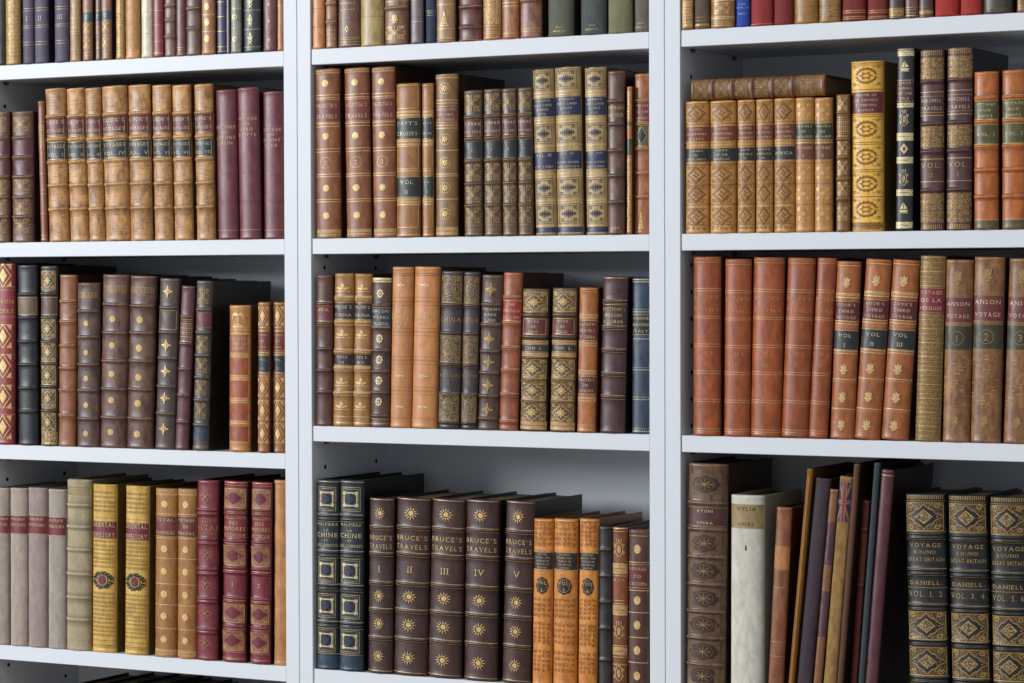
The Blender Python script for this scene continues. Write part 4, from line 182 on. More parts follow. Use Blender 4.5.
BOOKS = [
('A1', -0.5785, 0.407, 0.0246, 0.245, 0.0, 0.0, 0.152, 0, 'dark brown book cut off by the left edge of the photo, topmost left shelf'),
('A1', -0.5507, 0.407, 0.0299, 0.245, 0.0, 0.0, 0.152, 1, 'ochre book covered all over in gilt scrollwork, topmost left shelf'),
('A1', -0.5183, 0.407, 0.022, 0.245, 0.0, 0.0, 0.152, 2, 'narrow purple grey cloth book numbered I on the topmost left shelf'),
('A1', -0.4928, 0.407, 0.0278, 0.245, 0.0, 0.0, 0.152, 3, 'purple grey cloth book numbered II on the topmost left shelf'),
('A1', -0.4515, 0.407, 0.028, 0.245, 0.0, 0.0, 0.152, 4, 'purple grey cloth book numbered III on the topmost left shelf'),
('A1', -0.4247, 0.407, 0.0211, 0.245, 0.0, 0.0, 0.152, 5, 'slim tan calf book right of the purple volume III'),
('A1', -0.3995, 0.407, 0.0195, 0.245, 0.0, 0.0, 0.152, 6, 'brown calf book with a teal numbered label, beside the slim tan book'),
('A1', -0.3772, 0.407, 0.0095, 0.245, 0.0, 0.0, 0.152, 7, 'thinnest grey brown book with blue label, topmost left shelf'),
('A1', -0.3621, 0.407, 0.0196, 0.245, 0.0, 0.0, 0.152, 8, 'worn brown book with bright teal label, topmost left shelf'),
('A1', -0.3346, 0.407, 0.016, 0.245, 0.0, 0.0, 0.152, 9, 'tan gilt-patterned calf book, left of the wider orange tan one'),
('A1', -0.312, 0.407, 0.028, 0.245, 0.0, 0.0, 0.152, 10, 'wide orange tan gilt-patterned book beside the cream vellum book'),
('A1', -0.283, 0.407, 0.0214, 0.245, 0.0, 0.0, 0.152, 11, 'cream vellum book on the topmost left shelf'),
('A1', -0.2614, 0.407, 0.0193, 0.245, 0.0, 0.0, 0.152, 12, 'slim crimson book right of the cream vellum one'),
('A1', -0.2389, 0.407, 0.0212, 0.245, 0.0, 0.0, 0.152, 13, 'grey brown ribbed book right of the slim crimson one'),
('A1', -0.2175, 0.407, 0.0174, 0.245, 0.0, 0.0, 0.152, 14, 'slim plain maroon brown book with gold lines at its foot, topmost left shelf'),
('A1', -0.1942, 0.407, 0.0274, 0.245, 0.0, 0.0, 0.152, 15, 'plain dark brown ribbed book left of the tan book with gold flowers'),
('A1', -0.1659, 0.407, 0.0255, 0.245, 0.0, 0.0, 0.152, 16, 'tan book with pale gold flower stamps, topmost left shelf'),
('A1', -0.1403, 0.407, 0.0171, 0.245, 0.0, 0.0, 0.152, 17, 'slim navy book with gold bands, topmost left shelf'),
('A1', -0.1272, 0.407, 0.0044, 0.245, 0.0, 0.0, 0.152, 18, 'very thin lilac grey booklet beside the navy book'),
('A1', -0.1145, 0.407, 0.0198, 0.245, 0.0, 0.0, 0.152, 19, 'grey green book with pale gold flowers, topmost left shelf'),
('A1', -0.0856, 0.407, 0.0313, 0.245, 0.0, 0.0, 0.152, 20, 'near-black book with pale gold thistles, topmost left shelf'),
('A1', -0.0515, 0.407, 0.0252, 0.245, 0.0, 0.0, 0.152, 21, 'maroon book right of the near-black thistle book'),
('A1', -0.0314, 0.407, 0.0096, 0.245, 0.0, 0.0, 0.152, 22, 'thin tan book against the right side panel, topmost left shelf'),
('A2', -0.5772, 0.117, 0.0335, 0.2141, 0.24, 0.0, 0.133, 23, 'dark brown gilt calf book cut by the left photo edge, second left shelf'),
('A2', -0.5346, 0.117, 0.0433, 0.2135, 0.15, 0.0, 0.132, 23, 'dark brown gilt book with two dull red labels, beside the thin reddish one'),
('A2', -0.4886, 0.117, 0.0129, 0.2291, -1.25, 0.0, 0.142, 24, 'thin reddish tan book left of the long tan calf set'),
('A2', -0.4603, 0.117, 0.0403, 0.2483, -1.51, 0.0, 0.154, 25, 'tan calf book, red and black labels, first of eight, right of the thin reddish one'),
('A2', -0.4196, 0.117, 0.0359, 0.2472, -1.58, 0.0, 0.153, 26, 'tan calf book, red and black labels, second of eight'),
('A2', -0.3841, 0.117, 0.0304, 0.2463, -1.77, 0.0, 0.153, 27, 'tan calf book, red and black labels, third and narrowest of eight'),
('A2', -0.3438, 0.117, 0.049, 0.2477, -1.63, 0.0, 0.154, 28, 'tan calf book, red and black labels, fourth and widest of eight'),
('A2', -0.2977, 0.117, 0.0419, 0.2479, -0.87, 0.0, 0.154, 29, 'tan calf book, red and black labels, fifth of eight'),
('A2', -0.2541, 0.117, 0.0351, 0.2462, -0.94, 0.0, 0.153, 30, 'tan calf book, red and black labels, sixth of eight'),
('A2', -0.2156, 0.117, 0.0348, 0.2447, -0.95, 0.0, 0.152, 31, 'tan calf book, red and black labels, seventh of eight'),
('A2', -0.173, 0.117, 0.0347, 0.2444, -1.01, 0.0, 0.152, 32, 'tan calf book, red and black labels, last of eight, beside the maroon one'),
('A2', -0.1315, 0.117, 0.0383, 0.2341, -0.76, 0.0, 0.145, 33, 'maroon book with orange gold lettering, directly right of the tan calf set'),
('A2', -0.0907, 0.117, 0.0387, 0.2361, -0.87, 0.0, 0.146, 34, 'tallest maroon book, numbered II, middle of the three maroon ones'),
('A2', -0.0524, 0.117, 0.0368, 0.2291, -0.27, 0.008, 0.142, 35, 'maroon book against the right side panel, second left shelf'),
('A3', -0.5737, -0.2147, 0.0405, 0.2976, 0.6, 0.0, 0.165, 36, 'bright red and gold book cut off by the photo edge, third left shelf'),
('A3', -0.5256, -0.2147, 0.0405, 0.2946, 0.01, 0.0, 0.165, 37, 'tall black ribbed book with a tan label, third left shelf'),
('A3', -0.482, -0.2147, 0.0333, 0.2927, 0.31, 0.0, 0.165, 38, 'black book with gilt lozenges in every panel, third left shelf'),
('A3', -0.4477, -0.2147, 0.0339, 0.278, 1.1, 0.0, 0.165, 39, 'tan brown calf book right of the black gilt one'),
('A3', -0.4054, -0.2147, 0.0443, 0.2653, 0.56, 0.0, 0.164, 40, 'short dark brown book with a ragged head, third left shelf'),
('A3', -0.357, -0.2147, 0.0512, 0.2776, 1.58, 0.0, 0.165, 41, 'broad brown ribbed book right of the ragged-headed one'),
('A3', -0.3054, -0.2147, 0.0505, 0.2754, 1.89, 0.0, 0.165, 42, 'broad brown ribbed book with gilt roundels, left of the star-stamped one'),
('A3', -0.2543, -0.2147, 0.0378, 0.2711, 2.47, 0.0, 0.165, 43, 'grey brown leaning book with gold four-pointed stars, third left shelf'),
('A3', -0.2206, -0.2147, 0.0252, 0.2595, 3.21, 0.0, 0.161, 44, 'slim plum book leaning left, third left shelf'),
('A3', -0.1855, -0.2147, 0.0296, 0.2673, 2.12, 0.0, 0.172, 45, 'grey black folio whose dark side board shows, third left shelf'),
('A3', -0.1122, -0.2147, 0.0388, 0.2292, 0.55, 0.0, 0.142, 46, 'golden tan book with framed panels and a palm tree at its head'),
('A3', -0.0662, -0.2147, 0.0204, 0.2342, 0.46, 0.0, 0.145, 47, 'small tan diamond-stamped book, volume 1, third left shelf'),
('A3', -0.0435, -0.2147, 0.0218, 0.2342, 0.23, 0.008, 0.145, 48, 'small tan diamond-stamped book, volume 2, against the right side panel'),
('A4', -0.5804, -0.545, 0.0272, 0.2587, 0.47, 0.0, 0.16, 49, 'grey paper book with red label, cut off by the photo edge'),
('A4', -0.5466, -0.545, 0.0362, 0.2594, 0.31, 0.0, 0.161, 50, 'second grey paper book with red label, bottom left shelf'),
('A4', -0.5085, -0.545, 0.0389, 0.2612, 0.38, 0.0, 0.162, 51, 'pinkish grey paper book with red label, widest of its set'),
('A4', -0.4695, -0.545, 0.036, 0.2599, 0.44, 0.0, 0.161, 52, 'last grey paper book with red label, beside the vellum book'),
('A4', -0.4269, -0.545, 0.0478, 0.2771, 0.62, 0.0, 0.165, 53, 'old ribbed vellum book with a torn head, bottom left shelf'),
('A4', -0.3767, -0.545, 0.047, 0.2708, 0.75, 0.0, 0.165, 54, 'golden yellow book Oriental Repertory volume I, bottom left shelf'),
('A4', -0.3128, -0.545, 0.0453, 0.2703, 0.93, 0.0, 0.165, 55, 'golden yellow book Oriental Repertory volume II, bottom left shelf'),
('A4', -0.2554, -0.545, 0.0416, 0.2686, 0.77, 0.0, 0.165, 56, 'ochre calf book with gold discs, left one of the pair, bottom left shelf'),
('A4', -0.2138, -0.545, 0.036, 0.2695, 0.62, 0.0, 0.165, 57, 'ochre calf book with gold discs, right one of the pair, bottom left shelf'),
('A4', -0.1754, -0.545, 0.0397, 0.2841, 0.65, 0.0, 0.165, 58, 'crimson book with gilt crosses, tallest on the bottom left shelf'),
('A4', -0.1257, -0.545, 0.0435, 0.2842, 1.07, 0.0, 0.165, 59, 'crimson book with tan lozenge panels numbered 1'),
('A4', -0.0764, -0.545, 0.0363, 0.2843, 1.04, 0.0, 0.165, 60, 'crimson book with tan lozenge panels numbered 2'),
('A4', -0.0414, -0.545, 0.0253, 0.2879, 0.42, 0.008, 0.165, 61, 'light tan book against the right side panel, bottom left shelf'),
('B1', 0.0369, 0.407, 0.0218, 0.245, 0.0, 0.0, 0.152, 62, 'orange tan book against the left side panel, topmost middle shelf'),
('B1', 0.0599, 0.407, 0.0188, 0.245, 0.0, 0.0, 0.152, 63, 'brown book with worn gilding, second on the topmost middle shelf'),
('B1', 0.0894, 0.407, 0.039, 0.245, 0.0, 0.0, 0.152, 64, 'broad brown book with a small gold diamond, topmost middle shelf'),
('B1', 0.1306, 0.407, 0.0403, 0.245, 0.0, 0.0, 0.152, 65, 'broad olive yellow calf book, topmost middle shelf'),
('B1', 0.1737, 0.407, 0.0421, 0.245, 0.0, 0.0, 0.152, 66, 'broad brown book with a gilt tulip stamp, topmost middle shelf'),
('B1', 0.2106, 0.407, 0.0216, 0.245, 0.0, 0.0, 0.152, 67, 'grey purple book left of the navy one, topmost middle shelf'),
('B1', 0.2348, 0.407, 0.0168, 0.245, 0.0, 0.0, 0.152, 68, 'slim dark blue book with three gold lines'),
('B1', 0.2596, 0.407, 0.0315, 0.245, 0.0, 0.0, 0.152, 69, 'tan book with a large gold bell stamp, topmost middle shelf'),
('B1', 0.3013, 0.407, 0.0395, 0.245, 0.0, 0.0, 0.152, 70, 'dark maroon ribbed book, right of the bell-stamped one'),
('B1', 0.3384, 0.407, 0.03, 0.245, 0.0, 0.0, 0.152, 71, 'gilt tan calf book right of the dark maroon one, topmost middle shelf'),
('B1', 0.3693, 0.407, 0.028, 0.245, 0.0, 0.0, 0.152, 72, 'plain russet brown book, topmost middle shelf'),
('B1', 0.4017, 0.407, 0.0354, 0.245, 0.0, 0.0, 0.152, 73, 'wide worn brown book left of the olive cloth ones'),
('B1', 0.4514, 0.407, 0.0415, 0.245, 0.0, 0.0, 0.152, 74, 'olive grey cloth book, first of four cloth ones on the topmost middle shelf'),
('B1', 0.5048, 0.407, 0.0413, 0.245, 0.0, 0.0, 0.152, 75, 'slate grey cloth book, second of four cloth ones'),
('B1', 0.5473, 0.407, 0.0379, 0.245, 0.0, 0.0, 0.152, 76, 'plain olive green cloth book, third of four cloth ones'),
('B1', 0.5788, 0.407, 0.0237, 0.245, 0.0, 0.008, 0.152, 77, 'grey brown cloth book against the right side panel, topmost middle shelf'),
('B2', 0.0521, 0.117, 0.0431, 0.2592, -0.31, 0.0, 0.162, 78, "brown book Valentia's Travels volume 1, leftmost on the second middle shelf"),
('B2', 0.1059, 0.117, 0.0437, 0.2587, -0.78, 0.0, 0.16, 79, "brown book Valentia's Travels volume 2"),
('B2', 0.1528, 0.117, 0.0399, 0.258, -0.62, 0.0, 0.16, 80, "brown book Valentia's Travels volume 3, beside the shorter tan pair"),
('B2', 0.1938, 0.117, 0.041, 0.2316, 0.04, 0.0, 0.144, 81, 'honey tan book with two dark green labels, wider of the pair'),
('B2', 0.2291, 0.117, 0.0189, 0.2304, 0.03, 0.0, 0.143, 82, 'honey tan book with two dark green labels, narrower of the pair'),
('B2', 0.2597, 0.117, 0.0378, 0.243, 0.15, 0.0, 0.155, 83, 'brown book with gold ringed stars, second middle shelf'),
('B2', 0.3062, 0.117, 0.0312, 0.2168, -0.07, 0.0, 0.134, 84, 'short dark gilt calf book with red label, first of four, beside the star-stamped one'),
('B2', 0.3394, 0.117, 0.0293, 0.2177, -0.14, 0.0, 0.135, 84, 'short dark gilt calf book with red label, second of four'),
('B2', 0.3686, 0.117, 0.0242, 0.2175, -0.41, 0.0, 0.135, 84, 'short dark gilt calf book with red label, third of four'),
('B2', 0.3941, 0.117, 0.0245, 0.2178, -0.28, 0.0, 0.135, 84, 'short dark gilt calf book with red label, last of four, beside the blue set'),
('B2', 0.4275, 0.117, 0.0342, 0.2434, -1.21, 0.0, 0.151, 85, 'blue and gold tall book, leftmost of the set of three'),
('B2', 0.4663, 0.117, 0.042, 0.2449, -1.09, 0.0, 0.152, 86, 'blue and gold tall book, middle and widest of the set of three'),
('B2', 0.5104, 0.117, 0.0343, 0.2429, -0.71, 0.0, 0.151, 87, 'blue and gold tall book, rightmost of the set of three'),
('B2', 0.5416, 0.117, 0.0268, 0.2363, 0.0, 0.0, 0.147, 88, 'plain chocolate brown book right of the blue and gold set'),
('B2', 0.5629, 0.117, 0.007, 0.2129, 0.17, 0.0, 0.132, 89, 'very thin orange gilt book with green labels, second middle shelf'),
('B2', 0.579, 0.117, 0.024, 0.2312, 0.22, 0.008, 0.143, 90, 'tan brown book against the right side panel, second middle shelf'),
('B3', 0.0436, -0.1706, 0.0294, 0.2315, 0.41, 0.0, 0.144, 91, 'slim dark red brown book against the left side panel, third middle shelf'),
('B3', 0.0763, -0.1706, 0.0347, 0.2337, 1.07, 0.0, 0.145, 92, 'golden brown gilt China book with dark labels, volumes I and II'),
('B3', 0.11, -0.1706, 0.0305, 0.2331, 1.26, 0.0, 0.145, 93, 'golden brown gilt China book with dark labels, narrower right one of the pair'),
('B3', 0.1424, -0.1706, 0.0328, 0.2273, 1.2, 0.0, 0.141, 94, 'dark brown book with a slate blue label, left of the pale tan pair'),
('B3', 0.1789, -0.1706, 0.0362, 0.243, 1.24, 0.0, 0.151, 95, 'tall pale tan book, left one of the pair, third middle shelf'),
('B3', 0.2196, -0.1706, 0.0438, 0.2428, 1.6, 0.0, 0.151, 95, 'tall pale tan book, wider right one of the pair, third middle shelf'),
('B3', 0.2622, -0.1706, 0.0382, 0.2361, 1.8, 0.0, 0.146, 96, 'dark purple black book lettered China, wider left one of the pair'),
('B3', 0.2973, -0.1706, 0.0274, 0.235, 1.59, 0.0, 0.146, 97, 'dark purple black book lettered China, narrower right one of the pair'),
('B3', 0.3292, -0.1706, 0.0352, 0.2299, 2.18, 0.0, 0.143, 98, 'worn brown book with gold four-pointed stars, left of the scarlet-labelled one'),
('B3', 0.3629, -0.1706, 0.031, 0.2334, 2.25, 0.0, 0.14, 99, 'reddish tan book with a scarlet label, leaning on the third middle shelf'),
('B3', 0.404, -0.1706, 0.0438, 0.2096, 1.41, 0.0, 0.13, 100, 'squat dark book with gilt medallions, Tom. 1, left of its twin'),
('B3', 0.4523, -0.1706, 0.0403, 0.2104, 1.52, 0.0, 0.13, 101, 'squat dark book with gilt medallions, Tom. 2, right of its twin'),
('B3', 0.4923, -0.1706, 0.0297, 0.2112, 1.28, 0.0, 0.131, 102, 'orange tan book with two red labels, third middle shelf'),
('B3', 0.5335, -0.1706, 0.0392, 0.2267, 1.43, 0.0, 0.141, 103, 'dark purple brown glossy book, second from right on the third middle shelf'),
('B3', 0.577, -0.1706, 0.0294, 0.2256, 0.23, 0.008, 0.14, 104, 'blue book with gold bands against the right side panel, third middle shelf'),
('B4', 0.0466, -0.545, 0.0401, 0.2917, 0.59, 0.0, 0.19, 105, 'dark green blue book La Chine, against the side panel'),
('B4', 0.0891, -0.545, 0.0429, 0.2925, 0.69, 0.0, 0.19, 105, 'dark green blue book La Chine, right one of the pair'),
('B4', 0.1413, -0.545, 0.0427, 0.2671, 0.92, 0.0, 0.165, 106, "dark brown book with gold suns, Bruce's Travels volume I"),
('B4', 0.1925, -0.545, 0.0583, 0.2689, 1.68, 0.0, 0.165, 107, "dark brown book with gold suns, Bruce's Travels volume II"),
('B4', 0.2513, -0.545, 0.0569, 0.2689, 1.9, 0.0, 0.165, 108, "dark brown book with gold suns, Bruce's Travels volume III"),
('B4', 0.3137, -0.545, 0.0561, 0.2704, 1.08, 0.0, 0.165, 109, "dark brown book with gold suns, Bruce's Travels volume IV"),
('B4', 0.3742, -0.545, 0.0472, 0.2707, 1.74, 0.0, 0.165, 110, "dark brown book with gold suns, Bruce's Travels volume V"),
('B4', 0.4185, -0.545, 0.0318, 0.246, 0.84, 0.0, 0.153, 111, "orange calf book with dark medallion, volume 1, right of Bruce's Travels"),
('B4', 0.4558, -0.545, 0.0385, 0.2473, 0.68, 0.0, 0.153, 112, 'orange calf book with dark medallion, volume 2'),
('B4', 0.4936, -0.545, 0.0306, 0.2489, 0.8, 0.0, 0.154, 113, 'orange calf book with dark medallion, volume 4, left of the thin black one'),
('B4', 0.522, -0.545, 0.0217, 0.2391, 0.4, 0.0, 0.148, 114, 'thin black unlettered book, bottom middle shelf'),
('B4', 0.5459, -0.545, 0.0238, 0.239, 0.25, 0.0, 0.148, 115, 'slim brown book with gold crests, second from right on the bottom middle shelf'),
('B4', 0.5745, -0.545, 0.0322, 0.2365, 0.38, 0.0, 0.147, 116, 'dark brown book with gold discs against the right side panel, bottom middle shelf'),
('C1', 0.6548, 0.407, 0.0176, 0.245, 0.0, 0.0, 0.152, 117, 'rust tan gilt book against the left side panel, topmost right shelf'),
('C1', 0.6768, 0.407, 0.0238, 0.245, 0.0, 0.0, 0.152, 118, 'plain grey brown cloth book, topmost right shelf'),
('C1', 0.7083, 0.407, 0.0365, 0.245, 0.0, 0.0, 0.152, 119, 'wide tan gilt calf book left of the bright blue one'),
('C1', 0.7398, 0.407, 0.0202, 0.245, 0.0, 0.0, 0.152, 120, 'bright blue cloth book, topmost right shelf'),
('C1', 0.7674, 0.407, 0.0339, 0.245, 0.0, 0.0, 0.152, 121, 'broad crimson cloth book right of the bright blue one'),
('C1', 0.8008, 0.407, 0.0292, 0.245, 0.0, 0.0, 0.152, 122, 'dark crimson cloth book, topmost right shelf'),
('C1', 0.8342, 0.407, 0.0351, 0.245, 0.0, 0.0, 0.152, 123, 'ochre brown book, left one of the plain pair, topmost right shelf'),
('C1', 0.8693, 0.407, 0.0315, 0.245, 0.0, 0.0, 0.152, 124, 'ochre brown book, right one of the plain pair, topmost right shelf'),
('C1', 0.9049, 0.407, 0.0342, 0.245, 0.0, 0.0, 0.152, 125, 'deep red book with gold foot lines, left one of the pair'),
('C1', 0.9393, 0.407, 0.0293, 0.245, 0.0, 0.0, 0.152, 126, 'deep red book with gold foot lines, right one of the pair'),
('C1', 0.967, 0.407, 0.0219, 0.245, 0.0, 0.0, 0.152, 127, 'dark plum book with a gilt foot panel, topmost right shelf'),
('C1', 0.9887, 0.407, 0.0186, 0.245, 0.0, 0.0, 0.152, 128, 'slim brown book right of the dark plum one, topmost right shelf'),
('C1', 1.0091, 0.407, 0.0198, 0.245, 0.0, 0.0, 0.152, 129, 'dark brown book left of the bright red pair'),
('C1', 1.0383, 0.407, 0.0351, 0.245, 0.0, 0.0, 0.152, 130, 'bright red cloth book, left one of the pair, topmost right shelf'),
('C1', 1.0725, 0.407, 0.0301, 0.245, 0.0, 0.0, 0.152, 131, 'bright red cloth book, right one of the pair, topmost right shelf'),
('C1', 1.109, 0.407, 0.0409, 0.245, 0.0, 0.0, 0.152, 132, 'broad dark grey brown book, topmost right shelf'),
('C1', 1.144, 0.407, 0.0145, 0.245, 0.0, 0.0, 0.152, 133, 'brown tan book cut off by the right edge of the photo, topmost right shelf'),
('C2', 0.6681, 0.117, 0.0363, 0.1882, 0.08, 0.0, 0.117, 134, 'tan diamond-tooled book, leftmost of five under the flat book'),
('C2', 0.7083, 0.117, 0.0397, 0.1877, 0.06, 0.0, 0.116, 135, 'tan diamond-tooled book, second and widest of five under the flat book'),
('C2', 0.7441, 0.117, 0.0262, 0.1876, 0.05, 0.0, 0.116, 136, 'tan diamond-tooled book, third of five under the flat book'),
('C2', 0.7722, 0.117, 0.0251, 0.1874, 0.04, 0.0, 0.116, 137, 'tan diamond-tooled book, fourth of five under the flat book'),
('C2', 0.8021, 0.117, 0.0309, 0.1877, 0.03, 0.0, 0.116, 138, 'tan diamond-tooled book, fifth of five under the flat book'),
('C2', 0.8325, 0.117, 0.0275, 0.1875, 0.02, 0.0, 0.116, 139, 'tan book with a dark green label, volume I, under the flat book'),
('C2', 0.8604, 0.117, 0.0264, 0.1865, 0.01, 0.0, 0.116, 140, 'tan book with a dark green label, volume II, under the flat book'),
('C2', 0.8896, 0.117, 0.0195, 0.1896, 0.0, 0.0, 0.118, 141, 'brown gilt ribbed book between the stack and the broad gold one'),
('C2', 0.9236, 0.117, 0.0469, 0.2344, -0.07, 0.0, 0.145, 142, 'broad bright gold book Memoir of Raffles, second right shelf'),
('C2', 0.9777, 0.117, 0.024, 0.2497, 0.51, 0.0, 0.155, 143, 'slim black book with gilt ship and crest, second right shelf'),
('C2', 1.0172, 0.117, 0.0334, 0.246, -0.04, 0.0, 0.152, 144, 'maroon book with mottled gilt panels, volume II, second right shelf'),
('C2', 1.055, 0.117, 0.0349, 0.2473, 0.37, 0.0, 0.165, 145, 'maroon book with mottled gilt panels, volume I, tallest on the second right shelf'),
('C2', 1.0936, 0.117, 0.0334, 0.2131, 0.0, 0.0, 0.132, 146, 'orange brown book with olive labels, left one of the pair'),
('C2', 1.1325, 0.117, 0.0333, 0.2137, -0.07, 0.0, 0.133, 146, 'orange brown book with olive labels, cut by the right photo edge'),
('C3', 0.6824, -0.1706, 0.042, 0.2548, 0.25, 0.0, 0.158, 147, 'russet red plain-lined book, leftmost, beside the side panel'),
('C3', 0.7287, -0.1706, 0.0397, 0.2511, 0.53, 0.0, 0.156, 148, 'russet red plain-lined book, second from the left of the russet set'),
('C3', 0.7723, -0.1706, 0.0463, 0.2527, 1.25, 0.0, 0.157, 148, 'russet red plain-lined book, third and widest of the russet set'),
('C3', 0.8167, -0.1706, 0.0411, 0.2516, 2.38, 0.0, 0.156, 149, 'russet red plain-lined book, fourth of the russet set'),
('C3', 0.8517, -0.1706, 0.0277, 0.2514, 3.2, 0.0, 0.156, 150, 'russet red plain-lined book, fifth and slimmest of the russet set'),
('C3', 0.8871, -0.1706, 0.035, 0.2464, 2.42, 0.0, 0.153, 151, "tan book with gilt tulips, Cook's Third Voyage volume I"),
('C3', 0.9236, -0.1706, 0.0368, 0.2488, 4.06, 0.0, 0.154, 152, "tan book with gilt tulips, Cook's Third Voyage volume II"),
('C3', 0.9636, -0.1706, 0.0386, 0.2476, 4.03, 0.0, 0.153, 153, "tan book with gilt tulips, Cook's Third Voyage volume III"),
('C3', 1.0111, -0.1706, 0.0358, 0.2532, 1.82, 0.0, 0.157, 154, 'brown book covered in horizontal gilt wavy rows with a cherry label'),
('C3', 1.0514, -0.1706, 0.0377, 0.2474, 1.27, 0.0, 0.153, 155, 'worn tan calf book with the number 1 in an oval'),
('C3', 1.0919, -0.1706, 0.0422, 0.2508, 1.39, 0.0, 0.155, 156, 'worn tan calf book with the number 2 in an oval'),
('C3', 1.1376, -0.1706, 0.0404, 0.2482, 1.96, 0.0, 0.154, 157, 'worn tan calf book with the number 3, cut by the right photo edge'),
('C4', 0.6773, -0.545, 0.0615, 0.3344, 0.93, 0.0, 0.175, 158, 'massive old brown ribbed folio against the left side panel, bottom right shelf'),
('C4', 0.7439, -0.545, 0.0506, 0.2919, 0.23, 0.0, 0.15, 159, 'thick white vellum book with a tan label, bottom right shelf'),
('C4', 0.7875, -0.545, 0.0227, 0.2771, 3.07, 0.0, 0.13, 160, 'slim tan brown book leaning right of the white vellum one'),
('C4', 0.8102, -0.545, 0.0086, 0.3334, 5.43, 0.0, 0.17, 161, 'thin tall ochre-edged pamphlet leaning, bottom right shelf'),
('C4', 0.8293, -0.545, 0.022, 0.3201, 5.67, 0.0, 0.165, 162, 'plain dull purple cloth book leaning, bottom right shelf'),
('C4', 0.849, -0.545, 0.0119, 0.3056, 5.3, 0.0, 0.12, 163, 'thin mottled brown book with purple sections, leaning beside the flag book'),
('C4', 0.8671, -0.545, 0.0188, 0.3233, 4.91, 0.0, 0.15, 164, 'beige worn book with a small Union flag at its head, bottom right shelf'),
('C4', 0.8827, -0.545, 0.0087, 0.3421, 4.7, 0.0, 0.17, 165, 'thin tall brown board book right of the flag book'),
('C4', 0.8954, -0.545, 0.0106, 0.2901, 4.22, 0.02, 0.11, 166, 'short dark red book set between taller leaning ones, bottom right shelf'),
('C4', 0.9137, -0.545, 0.0091, 0.3442, 4.37, 0.0, 0.17, 167, 'thin tall slate blue book leaning against the maroon one'),
('C4', 0.9278, -0.545, 0.0178, 0.3349, 4.65, 0.0, 0.17, 168, 'tall maroon book with one gold line at its head, leaning, bottom right shelf'),
('C4', 1.014, -0.545, 0.0572, 0.3023, -1.39, 0.0, 0.15, 169, 'dark blue green book Voyage round Great Britain, volumes 1 and 2'),
('C4', 1.074, -0.545, 0.0552, 0.3029, -1.35, 0.0, 0.15, 170, 'dark blue green book Voyage round Great Britain, volumes 3 and 4'),
('C4', 1.1298, -0.545, 0.0514, 0.3025, -1.14, 0.0, 0.15, 171, 'dark blue green book Voyage round Great Britain, volumes 5 and 6')
]

scene = bpy.context.scene
COL = scene.collection
rnd = random.Random(7)

# ------------------------------------------------------------------ materials
def s2l(c): return c/12.92 if c <= .04045 else ((c+.055)/1.055)**2.4
def hexc(h, k=1.0):
    return tuple(min(1, s2l(int(h[i:i+2], 16)/255)*k) for i in (0, 2, 4)) + (1,)
MATS = {}
def nodes(name):
    m = bpy.data.materials.new(name); m.use_nodes = True
    nt = m.node_tree; b = nt.nodes['Principled BSDF']
    return m, nt, b
def noise(nt, vec, scale, detail=4, rough=.6):
    n = nt.nodes.new('ShaderNodeTexNoise'); n.inputs['Scale'].default_value = scale
    n.inputs['Detail'].default_value = detail; n.inputs['Roughness'].default_value = rough
    nt.links.new(vec, n.inputs['Vector']); return n.outputs['Fac']
def ramp(nt, fac, a, b, ca=(0,0,0,1), cb=(1,1,1,1)):
    r = nt.nodes.new('ShaderNodeValToRGB'); r.color_ramp.elements[0].position = a; r.color_ramp.elements[1].position = b
    r.color_ramp.elements[0].color = ca; r.color_ramp.elements[1].color = cb
    nt.links.new(fac, r.inputs['Fac']); return r.outputs['Color']
def math_(nt, op, a, b=None):
    n = nt.nodes.new('ShaderNodeMath'); n.operation = op; n.use_clamp = op in ('MULTIPLY', 'ADD')
    for i, v in enumerate((a, b)):
        if v is None: continue
        if isinstance(v, (int, float)): n.inputs[i].default_value = v
        else: nt.links.new(v, n.inputs[i])
    return n.outputs[0]
def mix(nt, fac, a, b, mode='MIX'):
    n = nt.nodes.new('ShaderNodeMix'); n.data_type = 'RGBA'; n.blend_type = mode
    if isinstance(fac, (int, float)): n.inputs[0].default_value = fac
    else: nt.links.new(fac, n.inputs[0])
    for i, v in ((6, a), (7, b)):
        if isinstance(v, tuple): n.inputs[i].default_value = v
        else: nt.links.new(v, n.inputs[i])
    return n.outputs[2]
def obvec(nt, sc=(1, 1, 1)):
    tc = nt.nodes.new('ShaderNodeTexCoord'); oi = nt.nodes.new('ShaderNodeObjectInfo')
    mp = nt.nodes.new('ShaderNodeMapping'); mp.inputs['Scale'].default_value = sc
    nt.links.new(tc.outputs['Object'], mp.inputs['Vector'])
    ad = nt.nodes.new('ShaderNodeVectorMath'); ad.operation = 'ADD'
    mu = math_(nt, 'MULTIPLY', oi.outputs['Random'], 1.0); mu.node.use_clamp = False
    mu.node.inputs[1].default_value = 37.0
    nt.links.new(mp.outputs[0], ad.inputs[0]); nt.links.new(mu, ad.inputs[1])
    return ad.outputs[0]
